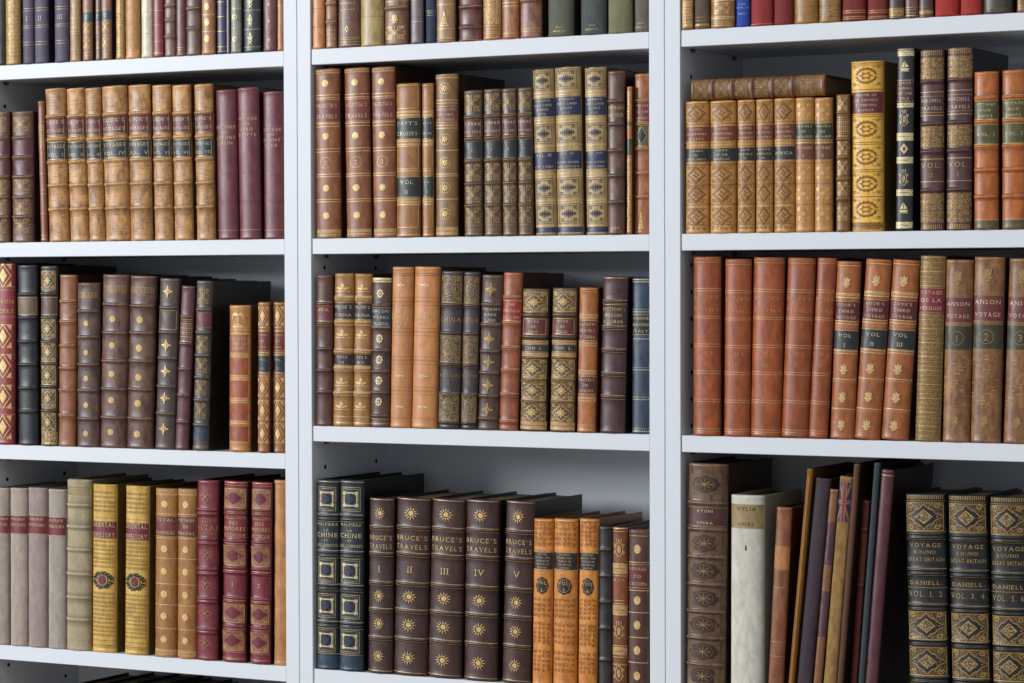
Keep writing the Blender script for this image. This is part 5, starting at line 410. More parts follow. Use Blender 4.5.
def leather(base, mott=.5, wear=.4, kind='leather', rough=None, k=1.24):
    key = ('L', base, mott, wear, kind, rough, k)
    if key in MATS: return MATS[key]
    m, nt, b = nodes(kind + '_' + base)
    c = hexc(base, k if kind != 'cloth' else k*.86)
    dark = (c[0]*(1-.55*mott), c[1]*(1-.62*mott), c[2]*(1-.66*mott), 1)
    lite = (min(1, c[0]*(1+.5*mott)+.02*mott), min(1, c[1]*(1+.55*mott)+.016*mott), min(1, c[2]*(1+.42*mott)+.006*mott), 1)
    v = obvec(nt, (1, 1, .45)); v2 = obvec(nt, (1, 1, 1))
    n1 = noise(nt, v, 95, 6, .7); n2 = noise(nt, v2, 260, 4, .6); n3 = noise(nt, v, 14, 2, .5)
    col = mix(nt, ramp(nt, n1, .36, .64), dark, lite)
    col = mix(nt, math_(nt, 'MULTIPLY', ramp(nt, n3, .4, .65), .35), col, dark)
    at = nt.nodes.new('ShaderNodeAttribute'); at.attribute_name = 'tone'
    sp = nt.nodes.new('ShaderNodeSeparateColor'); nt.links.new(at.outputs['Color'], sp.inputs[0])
    worn = tuple(min(.75, x*1.5+a) for x, a in zip(c[:3], (.12, .08, .045))) + (1,)
    wf = math_(nt, 'MULTIPLY', sp.outputs[0], ramp(nt, n2, .42-.1*wear, .62))
    col = mix(nt, math_(nt, 'MULTIPLY', wf, .75*wear), col, worn)
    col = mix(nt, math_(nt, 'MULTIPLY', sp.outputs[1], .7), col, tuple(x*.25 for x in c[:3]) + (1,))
    # fine scuffs
    sc = ramp(nt, noise(nt, obvec(nt, (1.6, 1, .3)), 170, 3, .7), .63, .72)
    col = mix(nt, math_(nt, 'MULTIPLY', sc, min(1, .08+.85*wear)), col, worn)
    oi = nt.nodes.new('ShaderNodeObjectInfo')
    hs = nt.nodes.new('ShaderNodeHueSaturation')
    nt.links.new(math_(nt, 'ADD', math_(nt, 'MULTIPLY', oi.outputs['Random'], .14), .93), hs.inputs['Value'])
    hs.inputs['Value'].default_value = 1
    for l in list(nt.links):
        if l.to_socket == hs.inputs['Value']: l.from_node.use_clamp = False
    nt.links.new(col, hs.inputs['Color']); nt.links.new(hs.outputs[0], b.inputs['Base Color'])
    r0 = rough if rough else {'leather': .37, 'cloth': .62, 'paper': .8}[kind]
    rr = math_(nt, 'ADD', math_(nt, 'MULTIPLY', n1, .3), r0-.12); nt.links.new(rr, b.inputs['Roughness'])
    b.inputs['Specular IOR Level'].default_value = .62 if kind == 'leather' else .3
    bp = nt.nodes.new('ShaderNodeBump'); bp.inputs['Strength'].default_value = .35; bp.inputs['Distance'].default_value = .0009
    nt.links.new(math_(nt, 'ADD', math_(nt, 'MULTIPLY', n2, .5), math_(nt, 'MULTIPLY', n1, .5)), bp.inputs['Height'])
    nt.links.new(bp.outputs[0], b.inputs['Normal'])
    MATS[key] = m; return m
GOLD = {'g': ('deba7c', .25, .75), 'pale': ('dccba0', .15, .8), 'dull': ('ab8a55', .25, .6), 'bright2': ('7a4a1c', .2, .6),
        'dark': ('4f3418', 0, .5), 'dark2': ('7c5226', .1, .6), 'dull2': ('c09c5e', .3, .75), 'brown': ('74431a', 0, .6), 'tanl': ('94612f', 0, .7)}
def speck(which, base):
    """gilt ground: fine rubbed tooling where the leather shows through"""
    h = GOLD.get(which, (which,))[0]; key = ('S', h, base)
    if key in MATS: return MATS[key]
    m, nt, b = nodes('rubbed_gilding_' + h); v = obvec(nt)
    f = ramp(nt, noise(nt, v, 620, 2, .7), .44, .56)
    vo = nt.nodes.new('ShaderNodeTexVoronoi'); vo.inputs['Scale'].default_value = 420; vo.feature = 'DISTANCE_TO_EDGE'; nt.links.new(v, vo.inputs['Vector'])
    f2 = ramp(nt, vo.outputs['Distance'], .05, .16)
    c = hexc(h); d = tuple(x*.75 for x in hexc(base)[:3])+(1,)
    nt.links.new(mix(nt, math_(nt, 'MULTIPLY', math_(nt, 'ADD', math_(nt, 'MULTIPLY', f, .6), .25), f2), d, c), b.inputs['Base Color'])
    b.inputs['Metallic'].default_value = .15; b.inputs['Roughness'].default_value = .45
    MATS[key] = m; return m
def gilt(which):
    h, met, keep = GOLD.get(which, (which, 0, .8))
    key = ('G', h, met)
    if key in MATS: return MATS[key]
    m, nt, b = nodes('gilding_' + h)
    c = hexc(h); f = noise(nt, obvec(nt), 330, 3, .6)
    d = tuple(x*(.35+.3*keep) for x in c[:3]) + (1,)
    nt.links.new(mix(nt, ramp(nt, f, .34, .58), d, c), b.inputs['Base Color'])
    b.inputs['Metallic'].default_value = met; b.inputs['Roughness'].default_value = .42
    MATS[key] = m; return m
def plain(name, h, rough=.5, spec=.5, bump=0, scale=200, var=.06):
    key = ('P', name)
    if key in MATS: return MATS[key]
    m, nt, b = nodes(name); c = hexc(h)
    v = obvec(nt); n = noise(nt, v, scale, 3, .5)
    nt.links.new(mix(nt, n, tuple(x*(1-var) for x in c[:3])+(1,), tuple(min(1, x*(1+var)) for x in c[:3])+(1,)), b.inputs['Base Color'])
    b.inputs['Roughness'].default_value = rough; b.inputs['Specular IOR Level'].default_value = spec
    if bump:
        bp = nt.nodes.new('ShaderNodeBump'); bp.inputs['Strength'].default_value = bump; bp.inputs['Distance'].default_value = .0004
        nt.links.new(n, bp.inputs['Height']); nt.links.new(bp.outputs[0], b.inputs['Normal'])
    MATS[key] = m; return m
def pages():
    key = 'pages'
    if key in MATS: return MATS[key]
    m, nt, b = nodes('aged_page_edges')
    n = noise(nt, obvec(nt, (1, .02, .02)), 900, 2, .6); n2 = noise(nt, obvec(nt), 25, 3)
    col = mix(nt, ramp(nt, n, .35, .65), hexc('4c3e2c'), hexc('8a7858'))
    col = mix(nt, math_(nt, 'MULTIPLY', n2, .6), col, hexc('3a3024'))
    nt.links.new(col, b.inputs['Base Color']); b.inputs['Roughness'].default_value = .85
    MATS[key] = m; return m

# ------------------------------------------------------------------ mesh helpers
def link(name, verts, faces, mats, parent=None, fm=None, smooth=False):
    me = bpy.data.meshes.new(name); me.from_pydata([tuple(v) for v in verts], [], faces); me.update()
    for m in (mats if isinstance(mats, (list, tuple)) else [mats]): me.materials.append(m)
    if fm: me.polygons.foreach_set('material_index', fm)
    if smooth: me.polygons.foreach_set('use_smooth', [True]*len(faces))
    o = bpy.data.objects.new(name, me); COL.objects.link(o)
    if parent: o.parent = parent
    return o
def boxgeo(x0, x1, y0, y1, z0, z1, c=.0008):
    """box with chamfered edges"""
    c = min(c, (x1-x0)*.3, (y1-y0)*.3, (z1-z0)*.3)
    V = []; idx = {}
    for sx in (0, 1):
        for sy in (0, 1):
            for sz in (0, 1):
                X = (x0, x1)[sx]; Y = (y0, y1)[sy]; Z = (z0, z1)[sz]
                ix = c if sx == 0 else -c; iy = c if sy == 0 else -c; iz = c if sz == 0 else -c
                for a, p in (('x', (X, Y+iy, Z+iz)), ('y', (X+ix, Y, Z+iz)), ('z', (X+ix, Y+iy, Z))):
                    idx[(sx, sy, sz, a)] = len(V); V.append(p)
    F = []
    q = ((0, 0), (1, 0), (1, 1), (0, 1))
    F += [[idx[(0, a, b, 'x')] for a, b in q][::-1], [idx[(1, a, b, 'x')] for a, b in q]]
    F += [[idx[(a, 0, b, 'y')] for a, b in q], [idx[(a, 1, b, 'y')] for a, b in q][::-1]]
    F += [[idx[(a, b, 0, 'z')] for a, b in q][::-1], [idx[(a, b, 1, 'z')] for a, b in q]]
    for s in (0, 1):
        for t in (0, 1):
            F.append([idx[(s, t, 0, 'x')], idx[(s, t, 1, 'x')], idx[(s, t, 1, 'y')], idx[(s, t, 0, 'y')]][::(1 if s != t else -1)])
            F.append([idx[(s, 0, t, 'x')], idx[(s, 1, t, 'x')], idx[(s, 1, t, 'z')], idx[(s, 0, t, 'z')]][::(-1 if s != t else 1)])
            F.append([idx[(0, s, t, 'y')], idx[(1, s, t, 'y')], idx[(1, s, t, 'z')], idx[(0, s, t, 'z')]][::(1 if s != t else -1)])
    for sx in (0, 1):
        for sy in (0, 1):
            for sz in (0, 1):
                f = [idx[(sx, sy, sz, a)] for a in 'xyz']
                F.append(f if (sx+sy+sz) % 2 else f[::-1])
    return V, F
class Geo:
    def __init__(s): s.v = []; s.f = []; s.m = []
    def add(s, V, F, mi=0):
        n = len(s.v); s.v += list(V); s.f += [[i+n for i in f] for f in F]; s.m += [mi]*len(F)
    def box(s, *a, mi=0, **k): s.add(*boxgeo(*a, **k), mi)
    def cyl(s, c, axis, r, h, n=12, mi=0):
        V = []; a = Vector(axis).normalized(); t = a.orthogonal().normalized(); u = a.cross(t); c = Vector(c)
        for e in (0, h):
            for i in range(n):
                w = 2*math.pi*i/n; V.append(tuple(c+a*e+t*r*math.cos(w)+u*r*math.sin(w)))
        F = [[i, (i+1) % n, n+(i+1) % n, n+i] for i in range(n)] + [list(range(n))[::-1], list(range(n, 2*n))]
        s.add(V, F, mi)

# ------------------------------------------------------------------ glyphs
GL = {}
def glyph(ch):
    if ch in GL: return GL[ch]
    cu = bpy.data.curves.new('glyph', 'FONT'); cu.body = ch; cu.resolution_u = 2; cu.offset = -.004; cu.fill_mode = 'FRONT'
    o = bpy.data.objects.new('glyph', cu); COL.objects.link(o)
    dg = bpy.context.evaluated_depsgraph_get(); dg.update()
    me = bpy.data.meshes.new_from_object(o.evaluated_get(dg))
    V = [(v.co.x, v.co.y) for v in me.vertices]; F = [list(p.vertices) for p in me.polygons]
    bpy.data.objects.remove(o); bpy.data.meshes.remove(me); bpy.data.curves.remove(cu)
    if V:
        x0 = min(v[0] for v in V); x1 = max(v[0] for v in V); V = [(v[0]-x0, v[1]) for v in V]; w = x1-x0
        # slender bracket serifs at the feet and heads of upright strokes
        if ch in 'IHTRFPKAMNXVYLE1':
            def bar(xc, y, hw=.1):
                n = len(V); V.extend([(xc-hw, y), (xc+hw, y), (xc+hw, y+.045), (xc-hw, y+.045)]); F.append([n, n+1, n+2, n+3])
            ys = .0; yt = max(v[1] for v in V)-.045
            left = .05; right = w-.05
            if ch in 'IT1': bar(w/2, ys, .14)
            if ch == 'I': bar(w/2, yt, .14)
            if ch in 'HRFPKAMNXLE': bar(left, ys)
            if ch in 'HRKAMX': bar(right, ys)
            if ch in 'HKMNXVY': bar(left, yt); bar(right, yt)
            if ch == 'Y': bar(w/2, ys)
    else: w = .28
    GL[ch] = (V, F, w); return GL[ch]
def text_polys(txt, xc, zc, h, maxw, stretch=1.0):
    adv = []; x = 0
    for ch in txt:
        g = glyph(ch); adv.append((ch, x)); x += g[2] + (.24 if ch != '.' else .2)
    x -= .24; k = h/.72
    W = x*k*stretch; kx = k*stretch
    if W > maxw: kx *= maxw/W; W = maxw
    out = []
    for ch, ax in adv:
        V, F, w = glyph(ch)
        P = [(xc - W/2 + (ax+vx)*kx, zc - h/2 + vy*k) for vx, vy in V]
        out.append((P, F))
    return out

# ------------------------------------------------------------------ stamped ornaments (unit square)
def circ(cx, cy, r, n=14, ry=None): return [(cx+r*math.cos(2*math.pi*i/n), cy+(ry or r)*math.sin(2*math.pi*i/n)) for i in range(n)]
def spiral(cx, cy, r, t0=0, turns=1.4, s=1, n=14):
    return [(cx+s*r*(1-.75*i/n)*math.cos(t0+2*math.pi*turns*i/n), cy+r*(1-.75*i/n)*math.sin(t0+2*math.pi*turns*i/n)) for i in range(n+1)]
def leaf(cx, cy, l, wd, ang, n=10):
    P = []
    for i in range(n):
        a = 2*math.pi*i/n; x = l/2*(1+math.cos(a)); y = wd/2*math.sin(a)*(1.2-.5*(x/l))
        P.append((cx+x*math.cos(ang)-y*math.sin(ang), cy+x*math.sin(ang)+y*math.cos(ang)))
    return P
def rect(x0, y0, x1, y1): return [(x0, y0), (x1, y0), (x1, y1), (x0, y1)]
def ringp(P): return P+[P[0]]
def motif(t):
    """list of ('p', polygon, colour) and ('r', polyline, width, colour); colour None = the style's gold"""
    o = []; p = lambda P, c=None: o.append(('p', P, c)); r = lambda P, w=.08, c=None: o.append(('r', P, w, c))
    pi = math.pi
    if t == 'disc': p(circ(0, 0, .9, 18))
    elif t == 'sun':
        p(circ(0, 0, .4, 14))
        for i in range(12):
            a = 2*pi*i/12; R = 1.12; d = .21
            p([(.56*math.cos(a-d), .56*math.sin(a-d)), (R*math.cos(a), R*math.sin(a)), (.56*math.cos(a+d), .56*math.sin(a+d))])
    elif t == 'flower':
        for i in range(8): p(circ(.62*math.cos(i*pi/4), .62*math.sin(i*pi/4), .26, 8))
        p(circ(0, 0, .26, 10))
    elif t == 'cross4':
        for i in range(4):
            a = i*pi/2; r(leaf(.12*math.cos(a), .12*math.sin(a), .85, .6, a)+leaf(.12*math.cos(a), .12*math.sin(a), .85, .6, a)[:1], .06)
            b = a+pi/4; r([(.15*math.cos(b), .15*math.sin(b)), (.6*math.cos(b), .6*math.sin(b))], .05)
        p(circ(0, 0, .14, 8))
    elif t == 'star4':
        for i in range(4):
            a = i*pi/2; p(leaf(.1*math.cos(a), .1*math.sin(a), .9, .34 if t == 'star4' else .42, a))
            b = a+pi/4; p(leaf(.18*math.cos(b), .18*math.sin(b), .42, .2, b))
        p(circ(0, 0, .16, 8))
        if t == 'cross4': r(ringp(circ(0, 0, .62, 14)), .07)
    elif t == 'lozf':
        r([(0, 1), (.9, 0), (0, -1), (-.9, 0), (0, 1)], .1)
        p([(0, .62), (.5, 0), (0, -.62), (-.5, 0)])
        for sx in (-1, 1):
            for sy in (-1, 1): p([(sx, sy), (sx*.45, sy*.95), (sx*.95, sy*.45)])
    elif t == 'lozb':
        r([(0, .95), (.92, 0), (0, -.95), (-.92, 0), (0, .95)], .12); r([(0, .72), (.68, 0), (0, -.72), (-.68, 0), (0, .72)], .08)
        for i in range(4): a = i*pi/2; r(spiral(.22*math.cos(a), .25*math.sin(a), .16, a, 1.2), .06)
        for sx in (-1, 1):
            for sy in (-1, 1): r(spiral(sx*.72, sy*.72, .24, sx*.5, 1.2, sx), .06); p(circ(sx*.4, sy*.85, .07, 6))
    elif t in ('filig', 'danf', 'filigd'):
        p(rect(-1, -1, 1, 1), ('speck', 'dull2' if t == 'filig' else 'dull'))
        P = []
        for i in range(48):
            a = 2*pi*i/48
            if t == 'danf': R = .9/(abs(math.cos(a))*.95+abs(math.sin(a))*1.05)*(1+.05*math.cos(8*a)); P.append((R*math.cos(a), R*math.sin(a)))
            else: R = .66+.1*math.cos(4*a)+.06*math.cos(12*a); P.append((R*math.cos(a)*1.05, R*math.sin(a)))
        p(P, ('leather', None)); r(P+[P[0]], .05)
        if t == 'danf':
            p([(0, .5), (.46, 0), (0, -.5), (-.46, 0)], ('speck', 'g')); r([(0, .5), (.46, 0), (0, -.5), (-.46, 0), (0, .5)], .06)
            for s_ in (-1, 1): p(circ(s_*.7, 0, .05, 6))
        elif t == 'filigd':
            p(circ(0, 0, .5, 16), ('speck', 'dull')); r(ringp(circ(0, 0, .5, 16)), .05)
        else:
            for i in range(8): a = i*pi/4; p(leaf(.08*math.cos(a), .08*math.sin(a), .46 if i % 2 == 0 else .34, .15, a), 'dull2')
            p(circ(0, 0, .12, 8)); r(ringp(circ(0, 0, .3, 12)), .045)
        for sx in (-1, 1):
            for sy in (-1, 1): r(spiral(sx*.74, sy*.76, .2, 0, 1.3, sx), .07)
        r(ringp(rect(-1, -1, 1, 1)), .045)
    elif t == 'raf':
        for s in (-1, 1):
            for i in range(7):
                a = s*(pi*.12+i*pi*.125); x = .62*math.cos(a)*1.0; y = .6*math.sin(a)
                p(leaf(x, y, .26, .13, a+s*.9), '96641f'); p(leaf(-x, y, .26, .13, pi-a-s*.9), '96641f')
        r(ringp(circ(0, 0, .68, 22, .55)), .045, '8a5a1c'); r(ringp(circ(0, 0, .3, 14, .2)), .07, '8e5a22')
        for i in range(6): a = i*pi/3; p(leaf(.3*math.cos(a), .2*math.sin(a), .2, .12, a), '96601f')
        for sx in (-1, 1):
            for sy in (-1, 1): r(spiral(sx*.84, sy*.8, .15, 0, 1.3, sx), .05, '8a5a1c'); p(circ(sx*.56, sy*.84, .05, 6), '8a5a1c')
    elif t == 'pan':
        p(rect(-1, -1, 1, 1), '9c6a4c')
        P = [(0, .66), (.3, .5), (.5, .3), (.92, 0), (.5, -.3), (.3, -.5), (0, -.66), (-.3, -.5), (-.5, -.3), (-.92, 0), (-.5, .3), (-.3, .5)]
        p(P, '6e1a2c')
        for sx in (-1, 1):
            for sy in (-1, 1): r(spiral(sx*.78, sy*.74, .18, 0, 1.2, sx), .06)
        r(ringp(rect(-1, -1, 1, 1)), .05)
    elif t == 'bluepan':
        B = '1c2548'
        r(ringp(rect(-.96, -.98, .96, .98)), .04, B)
        for i in range(-3, 4):
            h = (.52, .42, .34, .2)[abs(i)]; p([(i*.2, h), (i*.2+.085, 0), (i*.2, -h), (i*.2-.085, 0)], B)
        for i in range(-4, 5):
            for sy in (-1, 1): p(circ(i*.19, sy*.78, .05, 6), B)
            if abs(i) > 2:
                for sy in (-1, 1): p(circ(i*.19, sy*.5, .045, 6), B)
        for sx in (-1, 1):
            for sy in (-1, 1): r(spiral(sx*.6, sy*.62, .14, 0, 1.2, sx), .05, B)
    elif t == 'rosette':
        for k, (R, n, rr) in enumerate(((.92, 20, .07), (.74, 14, .12), (.9, 10, .1))):
            for i in range(n): a = 2*pi*i/n+k*.15; p(circ(R*math.cos(a), R*math.sin(a)*.82, rr, 6), '24321c')
        for i in range(8): a = 2*pi*i/8+pi/8; r(spiral(.68*math.cos(a), .66*math.sin(a), .2, a, 1.2), .07, '24321c')
    elif t == 'rubyt': p(circ(0, 0, .95, 18), '1f2c18'); p(circ(0, 0, .85, 18), 'b9a86a'); p(circ(0, 0, .7, 18), '70202c')
    elif t == 'starring':
        r(ringp(circ(0, 0, .9, 18)), .1)
        for i in range(8): a = i*pi/4; p(leaf(.08*math.cos(a), .08*math.sin(a), .62, .24, a))
    elif t == 'oval': r(ringp(circ(0, 0, .92, 22)), .07)
    elif t == 'rhomb': p([(0, 1), (.8, 0), (0, -1), (-.8, 0)]); p([(0, .5), (.4, 0), (0, -.5), (-.4, 0)], 'brown')
    elif t == 'rhombd': p([(0, 1), (.9, 0), (0, -1), (-.9, 0)], '1c2a28'); r([(0, .95), (.82, 0), (0, -.95), (-.82, 0), (0, .95)], .06)
    elif t == 'tulip':
        for a, l in ((pi/2, 1.25), (pi/2+.42, 1.15), (pi/2-.42, 1.15)): p(leaf(0, -.35, l, .5, a))
        for s in (-1, 1): p(leaf(0, -.5, .8, .3, pi/2+s*1.1)); p(leaf(0, -.6, .45, .24, pi/2+s*1.9))
        p(circ(0, -.75, .18, 8))
    elif t == 'fleur':
        p([(0, 1), (.3, .3), (-.3, .3)]); p(leaf(0, -.2, .9, .4, .35)); p(leaf(0, -.2, .9, .4, pi-.35)); p(circ(0, .05, .22, 8)); p(rect(-.9, -.62, .9, -.48))
    elif t == 'leafm':
        p(leaf(.1, 0, .85, .55, 0)); p(leaf(-.1, 0, .85, .55, pi)); p(circ(0, .35, .22, 8)); p(circ(0, -.35, .22, 8))
    elif t == 'bell':
        p([(-.72, -.72), (.72, -.72), (.5, -.35), (.34, .25), (.2, .62), (-.2, .62), (-.34, .25), (-.5, -.35)]); p(circ(0, .8, .2, 10)); p(rect(-.95, -1, .95, -.8))
        r([(-.28, -.6), (-.12, .4)], .06, 'brown'); r([(.28, -.6), (.12, .4)], .06, 'brown')
    elif t == 'palm':
        r([(0, -.8), (.03, 0), (0, .55)], .12); p(rect(-.7, -.95, .7, -.82)); r([(-.5, -.78), (0, -.6), (.5, -.78)], .1)
        for a in (.1, .65, pi/2, pi-.65, pi-.1):
            r([(.0, .5), (.35*math.cos(a), .5+.35*math.sin(a)*1.1), (.75*math.cos(a), .42+.4*math.sin(a)-.1*abs(math.cos(a)))], .13)
        for s in (-1, 1): r([(0, .45), (s*.45, .45), (s*.7, .05)], .1)
    elif t == 'thistle':
        p(circ(0, .35, .42, 14, .3)); p(circ(0, -.45, .46, 14, .34))
        for a in (pi/2, pi/2-.5, pi/2+.5): p(leaf(0, .5, .5, .22, a))
        r(ringp(circ(0, -.05, .62, 10, .14)), .08)
        for s in (-1, 1): p(leaf(0, -.1, .8, .22, pi/2-s*1.2)); p(leaf(0, -.75, .6, .18, -pi/2+s*.9))
        p(circ(0, .35, .15, 8, .1), '222a2e'); p(circ(0, -.45, .18, 8, .12), '222a2e')
    elif t == 'ship':
        p([(-.85, -.4), (.85, -.4), (.6, -.8), (-.6, -.8)]); p([(-.05, -.3), (-.05, .9), (-.7, -.2)]); p([(.05, -.3), (.05, .75), (.75, -.15)])
        p(leaf(-.5, .3, .4, .15, .5)); r([(-.9, -.95), (-.3, -.85), (.3, -.95), (.9, -.85)], .07)
    elif t == 'crest':
        r(ringp(circ(0, -.05, .6, 18, .72)), .1); p(circ(0, -.05, .3, 10, .42)); r([(-.35, -.05), (.35, -.05)], .08, 'brown'); r([(0, -.4), (0, .3)], .08, 'brown')
        for a in (-.4, 0, .4): p(leaf(a, .68, .32, .18, pi/2))
        for s in (-1, 1): r(spiral(s*.75, .3, .2, 0, 1.2, s), .08); r(spiral(s*.75, -.4, .2, 0, 1.2, s), .08)
    elif t == 'scrollm':
        for sx in (-1, 1):
            for sy in (-1, 1):
                r(spiral(sx*.55, sy*.6, .36, 0, 1.5, sx), .1); r(spiral(sx*.2, sy*.2, .18, 0, 1.1, sx), .08); p(circ(sx*.9, sy*.15, .08, 6)); p(leaf(sx*.7, sy*.7, .3, .14, math.atan2(sy, sx)))
        r([(0, -.95), (0, .95)], .06); p(circ(0, 0, .14, 8))
    elif t == 'medal':
        P = []
        for i in range(32):
            a = 2*pi*i/32; R = 1+.07*math.cos(8*a); P.append((.9*R*math.cos(a), .8*R*math.sin(a)))
        p(rect(-1, -1, 1, 1), ('speck', '8c6a44')); p(P, '3a2320')
        for i in range(8): a = i*pi/4; r([(.12*math.cos(a), .12*math.sin(a)), (.46*math.cos(a), .5*math.sin(a))], .07, '9c7a4a')
        p(circ(0, 0, .14, 8), '9c7a4a'); r(ringp(circ(0, 0, .62, 18)), .035, '8c6a44')
    elif t == 'stain': p([(0, 1), (.8, .2), (.5, -1), (-.6, -.7), (-.5, .3)], '5a3a24')
    elif t == 'flag':
        p(rect(-1, -1, 1, 1), '2c3044')
        for s in (-1, 1): r([(-1, -s), (1, s)], .3, '9c8c76'); r([(-1, -s), (1, s)], .13, '8e3028')
        r([(0, -1), (0, 1)], .66, '9c8c76'); r([(-1, 0), (1, 0)], .5, '9c8c76'); r([(0, -1), (0, 1)], .44, '9a2c22'); r([(-1, 0), (1, 0)], .3, '9a2c22')
    elif t == 'ochre': p(rect(-.45, -1, .45, 1), 'a36d22')
    elif t == 'darkmed':
        P = []
        for i in range(48):
            a = 2*pi*i/48; R = .86+.1*abs(math.cos(4*a)); P.append((R*math.cos(a), R*math.sin(a)))
        p(P, '2c211e'); r(ringp(circ(0, 0, .7, 18)), .03)
    elif t == 'inner': r(ringp(rect(-1, -1, 1, 1)), .035); r(ringp(rect(-.84, -.86, .84, .86)), .025)
    elif t == 'sqb':
        r(ringp(rect(-.85, -.85, .85, .85)), .16)
        for sx in (-1, 1):
            for sy in (-1, 1): p(circ(sx*.8, sy*.8, .26, 8))
        p(circ(0, 0, .5, 12), '1a2f50')
        for i in range(4): a = i*pi/2; p(circ(.5*math.cos(a), .5*math.sin(a), .16, 8), '1a2f50')
    elif t == 'frame': r(ringp(rect(-1, -1, 1, 1)), .06)
    elif t == 'dots5':
        for x, y in ((0, 0), (-.6, -.6), (.6, .6), (.6, -.6), (-.6, .6)):
            for i in range(5): a = 2*pi*i/5+.3; p(circ(x+.16*math.cos(a), y+.16*math.sin(a), .1, 6))
        for x, y in ((0, .7), (0, -.7), (.8, 0), (-.8, 0)): p(circ(x, y, .08, 6))
    return o
MOT = {}

# ------------------------------------------------------------------ book
def make_book(row, bi):
    shelf, X, Z, W, H, lean, yo, D, si, label = row
    st = STYLES[si]; rs = random.Random(bi*13+5)
    base = st['base']; kind = st.get('kind', 'leather'); wear = st.get('wear', .15); mott = st.get('mott', .5 if kind == 'leather' else .3)
    L = leather(base, mott, wear, kind, st.get('rough'))
    flat = st.get('flat'); b = .002 if flat else min(.17*W, .011)
    hw = W/2
    root = bpy.data.objects.new('book', None); root.empty_display_size = .02; COL.objects.link(root)
    a = math.radians(lean)
    if shelf == 'LAY':
        root.location = (X, yo, Z + hw); root.rotation_euler = (0, a, 0)
    else:
        root.location = (X, yo + rs.uniform(-.0004, .0012), Z + hw*abs(math.sin(a)) + .0002); root.rotation_euler = (0, a, 0)
    root['label'] = label; root['category'] = 'book'
    root['group'] = GROUPS.get(shelf, 'books on the second right shelf')
    items = st['items']
    bands = [(1-i[1])*H for i in items if i[0] in ('b', 'bg')]
    creases = [(1-i[1])*H for i in items if i[0] == 'bd']
    bh = min(.0022, .05*W+.0005); bw = .0021
    rag = .0022 if st.get('rag') else .0005
    def bump(z):
        y = 0
        for q in bands:
            d = abs(z-q)/bw
            if d < 2: y += bh*math.exp(-d*d)
        e = min(z, H-z)
        if e < .006: y += .0006*math.exp(-((e-.003)/.0018)**2)
        if e < .0012: y -= (.0012-e)*.6
        return y
    ph = [rs.uniform(0, 6.3) for _ in range(4)]
    def Y(x, z): return b*(.62*(x/hw)**2 + .38*(x/hw)**6) - bump(z) + .00012*math.sin(z*260+ph[2]+x*300) + .0001*math.sin(z*90+ph[3])
    # ---- spine
    zs = {0, .0006, .0014, .003, .0045, .006, H, H-.0006, H-.0014, H-.003, H-.0045, H-.006}
    n = max(6, int(H/.012))
    for i in range(1, n): zs.add(H*i/n)
    for q in bands: zs.update(q+d for d in (-.0042, -.003, -.002, -.001, 0, .001, .002, .003, .0042))
    for q in creases: zs.update((q-.0016, q-.0006, q+.0006, q+.0016))
    zs = sorted(z for z in zs if 0 <= z <= H); zz = [zs[0]]
    for z in zs[1:]:
        if z-zz[-1] > .0003: zz.append(z)
    if zz[-1] < H: zz[-1] = H
    NX = 14; V = []; F = []; T = []
    xs = [hw*math.sin(math.pi/2*(-1+2*i/NX)*.999) if False else hw*(-1+2*i/NX) for i in range(NX+1)]
    for z in zz:
        top = (z > H-.0008)
        for x in xs:
            jz = 0
            if top: jz = -rag*(.5+.5*math.sin(x/hw*5+ph[0])*math.sin(x/hw*11+ph[1]))
            V.append((x, Y(x, z), z+jz))
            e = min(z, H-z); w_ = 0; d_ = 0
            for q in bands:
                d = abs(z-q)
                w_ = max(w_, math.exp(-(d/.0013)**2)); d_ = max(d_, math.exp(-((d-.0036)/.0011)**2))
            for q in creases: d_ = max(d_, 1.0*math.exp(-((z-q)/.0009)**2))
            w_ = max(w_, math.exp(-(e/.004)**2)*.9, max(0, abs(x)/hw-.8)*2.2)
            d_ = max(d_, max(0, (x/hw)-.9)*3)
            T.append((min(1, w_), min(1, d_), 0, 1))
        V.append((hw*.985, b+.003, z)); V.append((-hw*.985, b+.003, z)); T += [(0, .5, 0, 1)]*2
    m = NX+3
    for k in range(len(zz)-1):
        for i in range(m):
            j = (i+1) % m; F.append([k*m+i, k*m+j, (k+1)*m+j, (k+1)*m+i])
    F.append(list(range(m))[::-1]); F.append([(len(zz)-1)*m+i for i in range(m)])
    sp = link('spine', V, F, L, root, smooth=True)
    ca = sp.data.color_attributes.new('tone', 'FLOAT_COLOR', 'POINT'); ca.data.foreach_set('color', [c for t in T for c in t])
    for p in (sp.data.polygons[-1], sp.data.polygons[-2]): p.use_smooth = False
    # ---- boards and leaves
    bt = min(.0026, W*.16)
    LB_shaded = leather(base, mott*.7, .15, kind, st.get('rough'), .26 if kind != 'paper' else .7)  # same covering as the spine, darkened to paint in shade on the book sides
    for s in (-1, 1):
        x0, x1 = sorted((s*hw, s*(hw-bt)))
        V, F = boxgeo(x0, x1, b+.0012, D, 0, H, .0006)
        link('cover_board', V, F, LB_shaded, root)
    V, F = boxgeo(-hw+bt, hw-bt, b+.003, D-.004, .003, H-(.004 if W > .015 else .002), .0004)
    link('page_block', V, F, pages(), root)
    # ---- decoration
    G = {}   # material key -> Geo
    gold = st.get('gold', 'g')
    xm = hw*.985
    def put(P, faces, mat, eps, parentkey='tool'):
        g = G.setdefault((parentkey, mat), Geo())
        g.add([(max(-xm, min(xm, x)), Y(max(-xm, min(xm, x)), z)-eps, z) for x, z in P], faces)
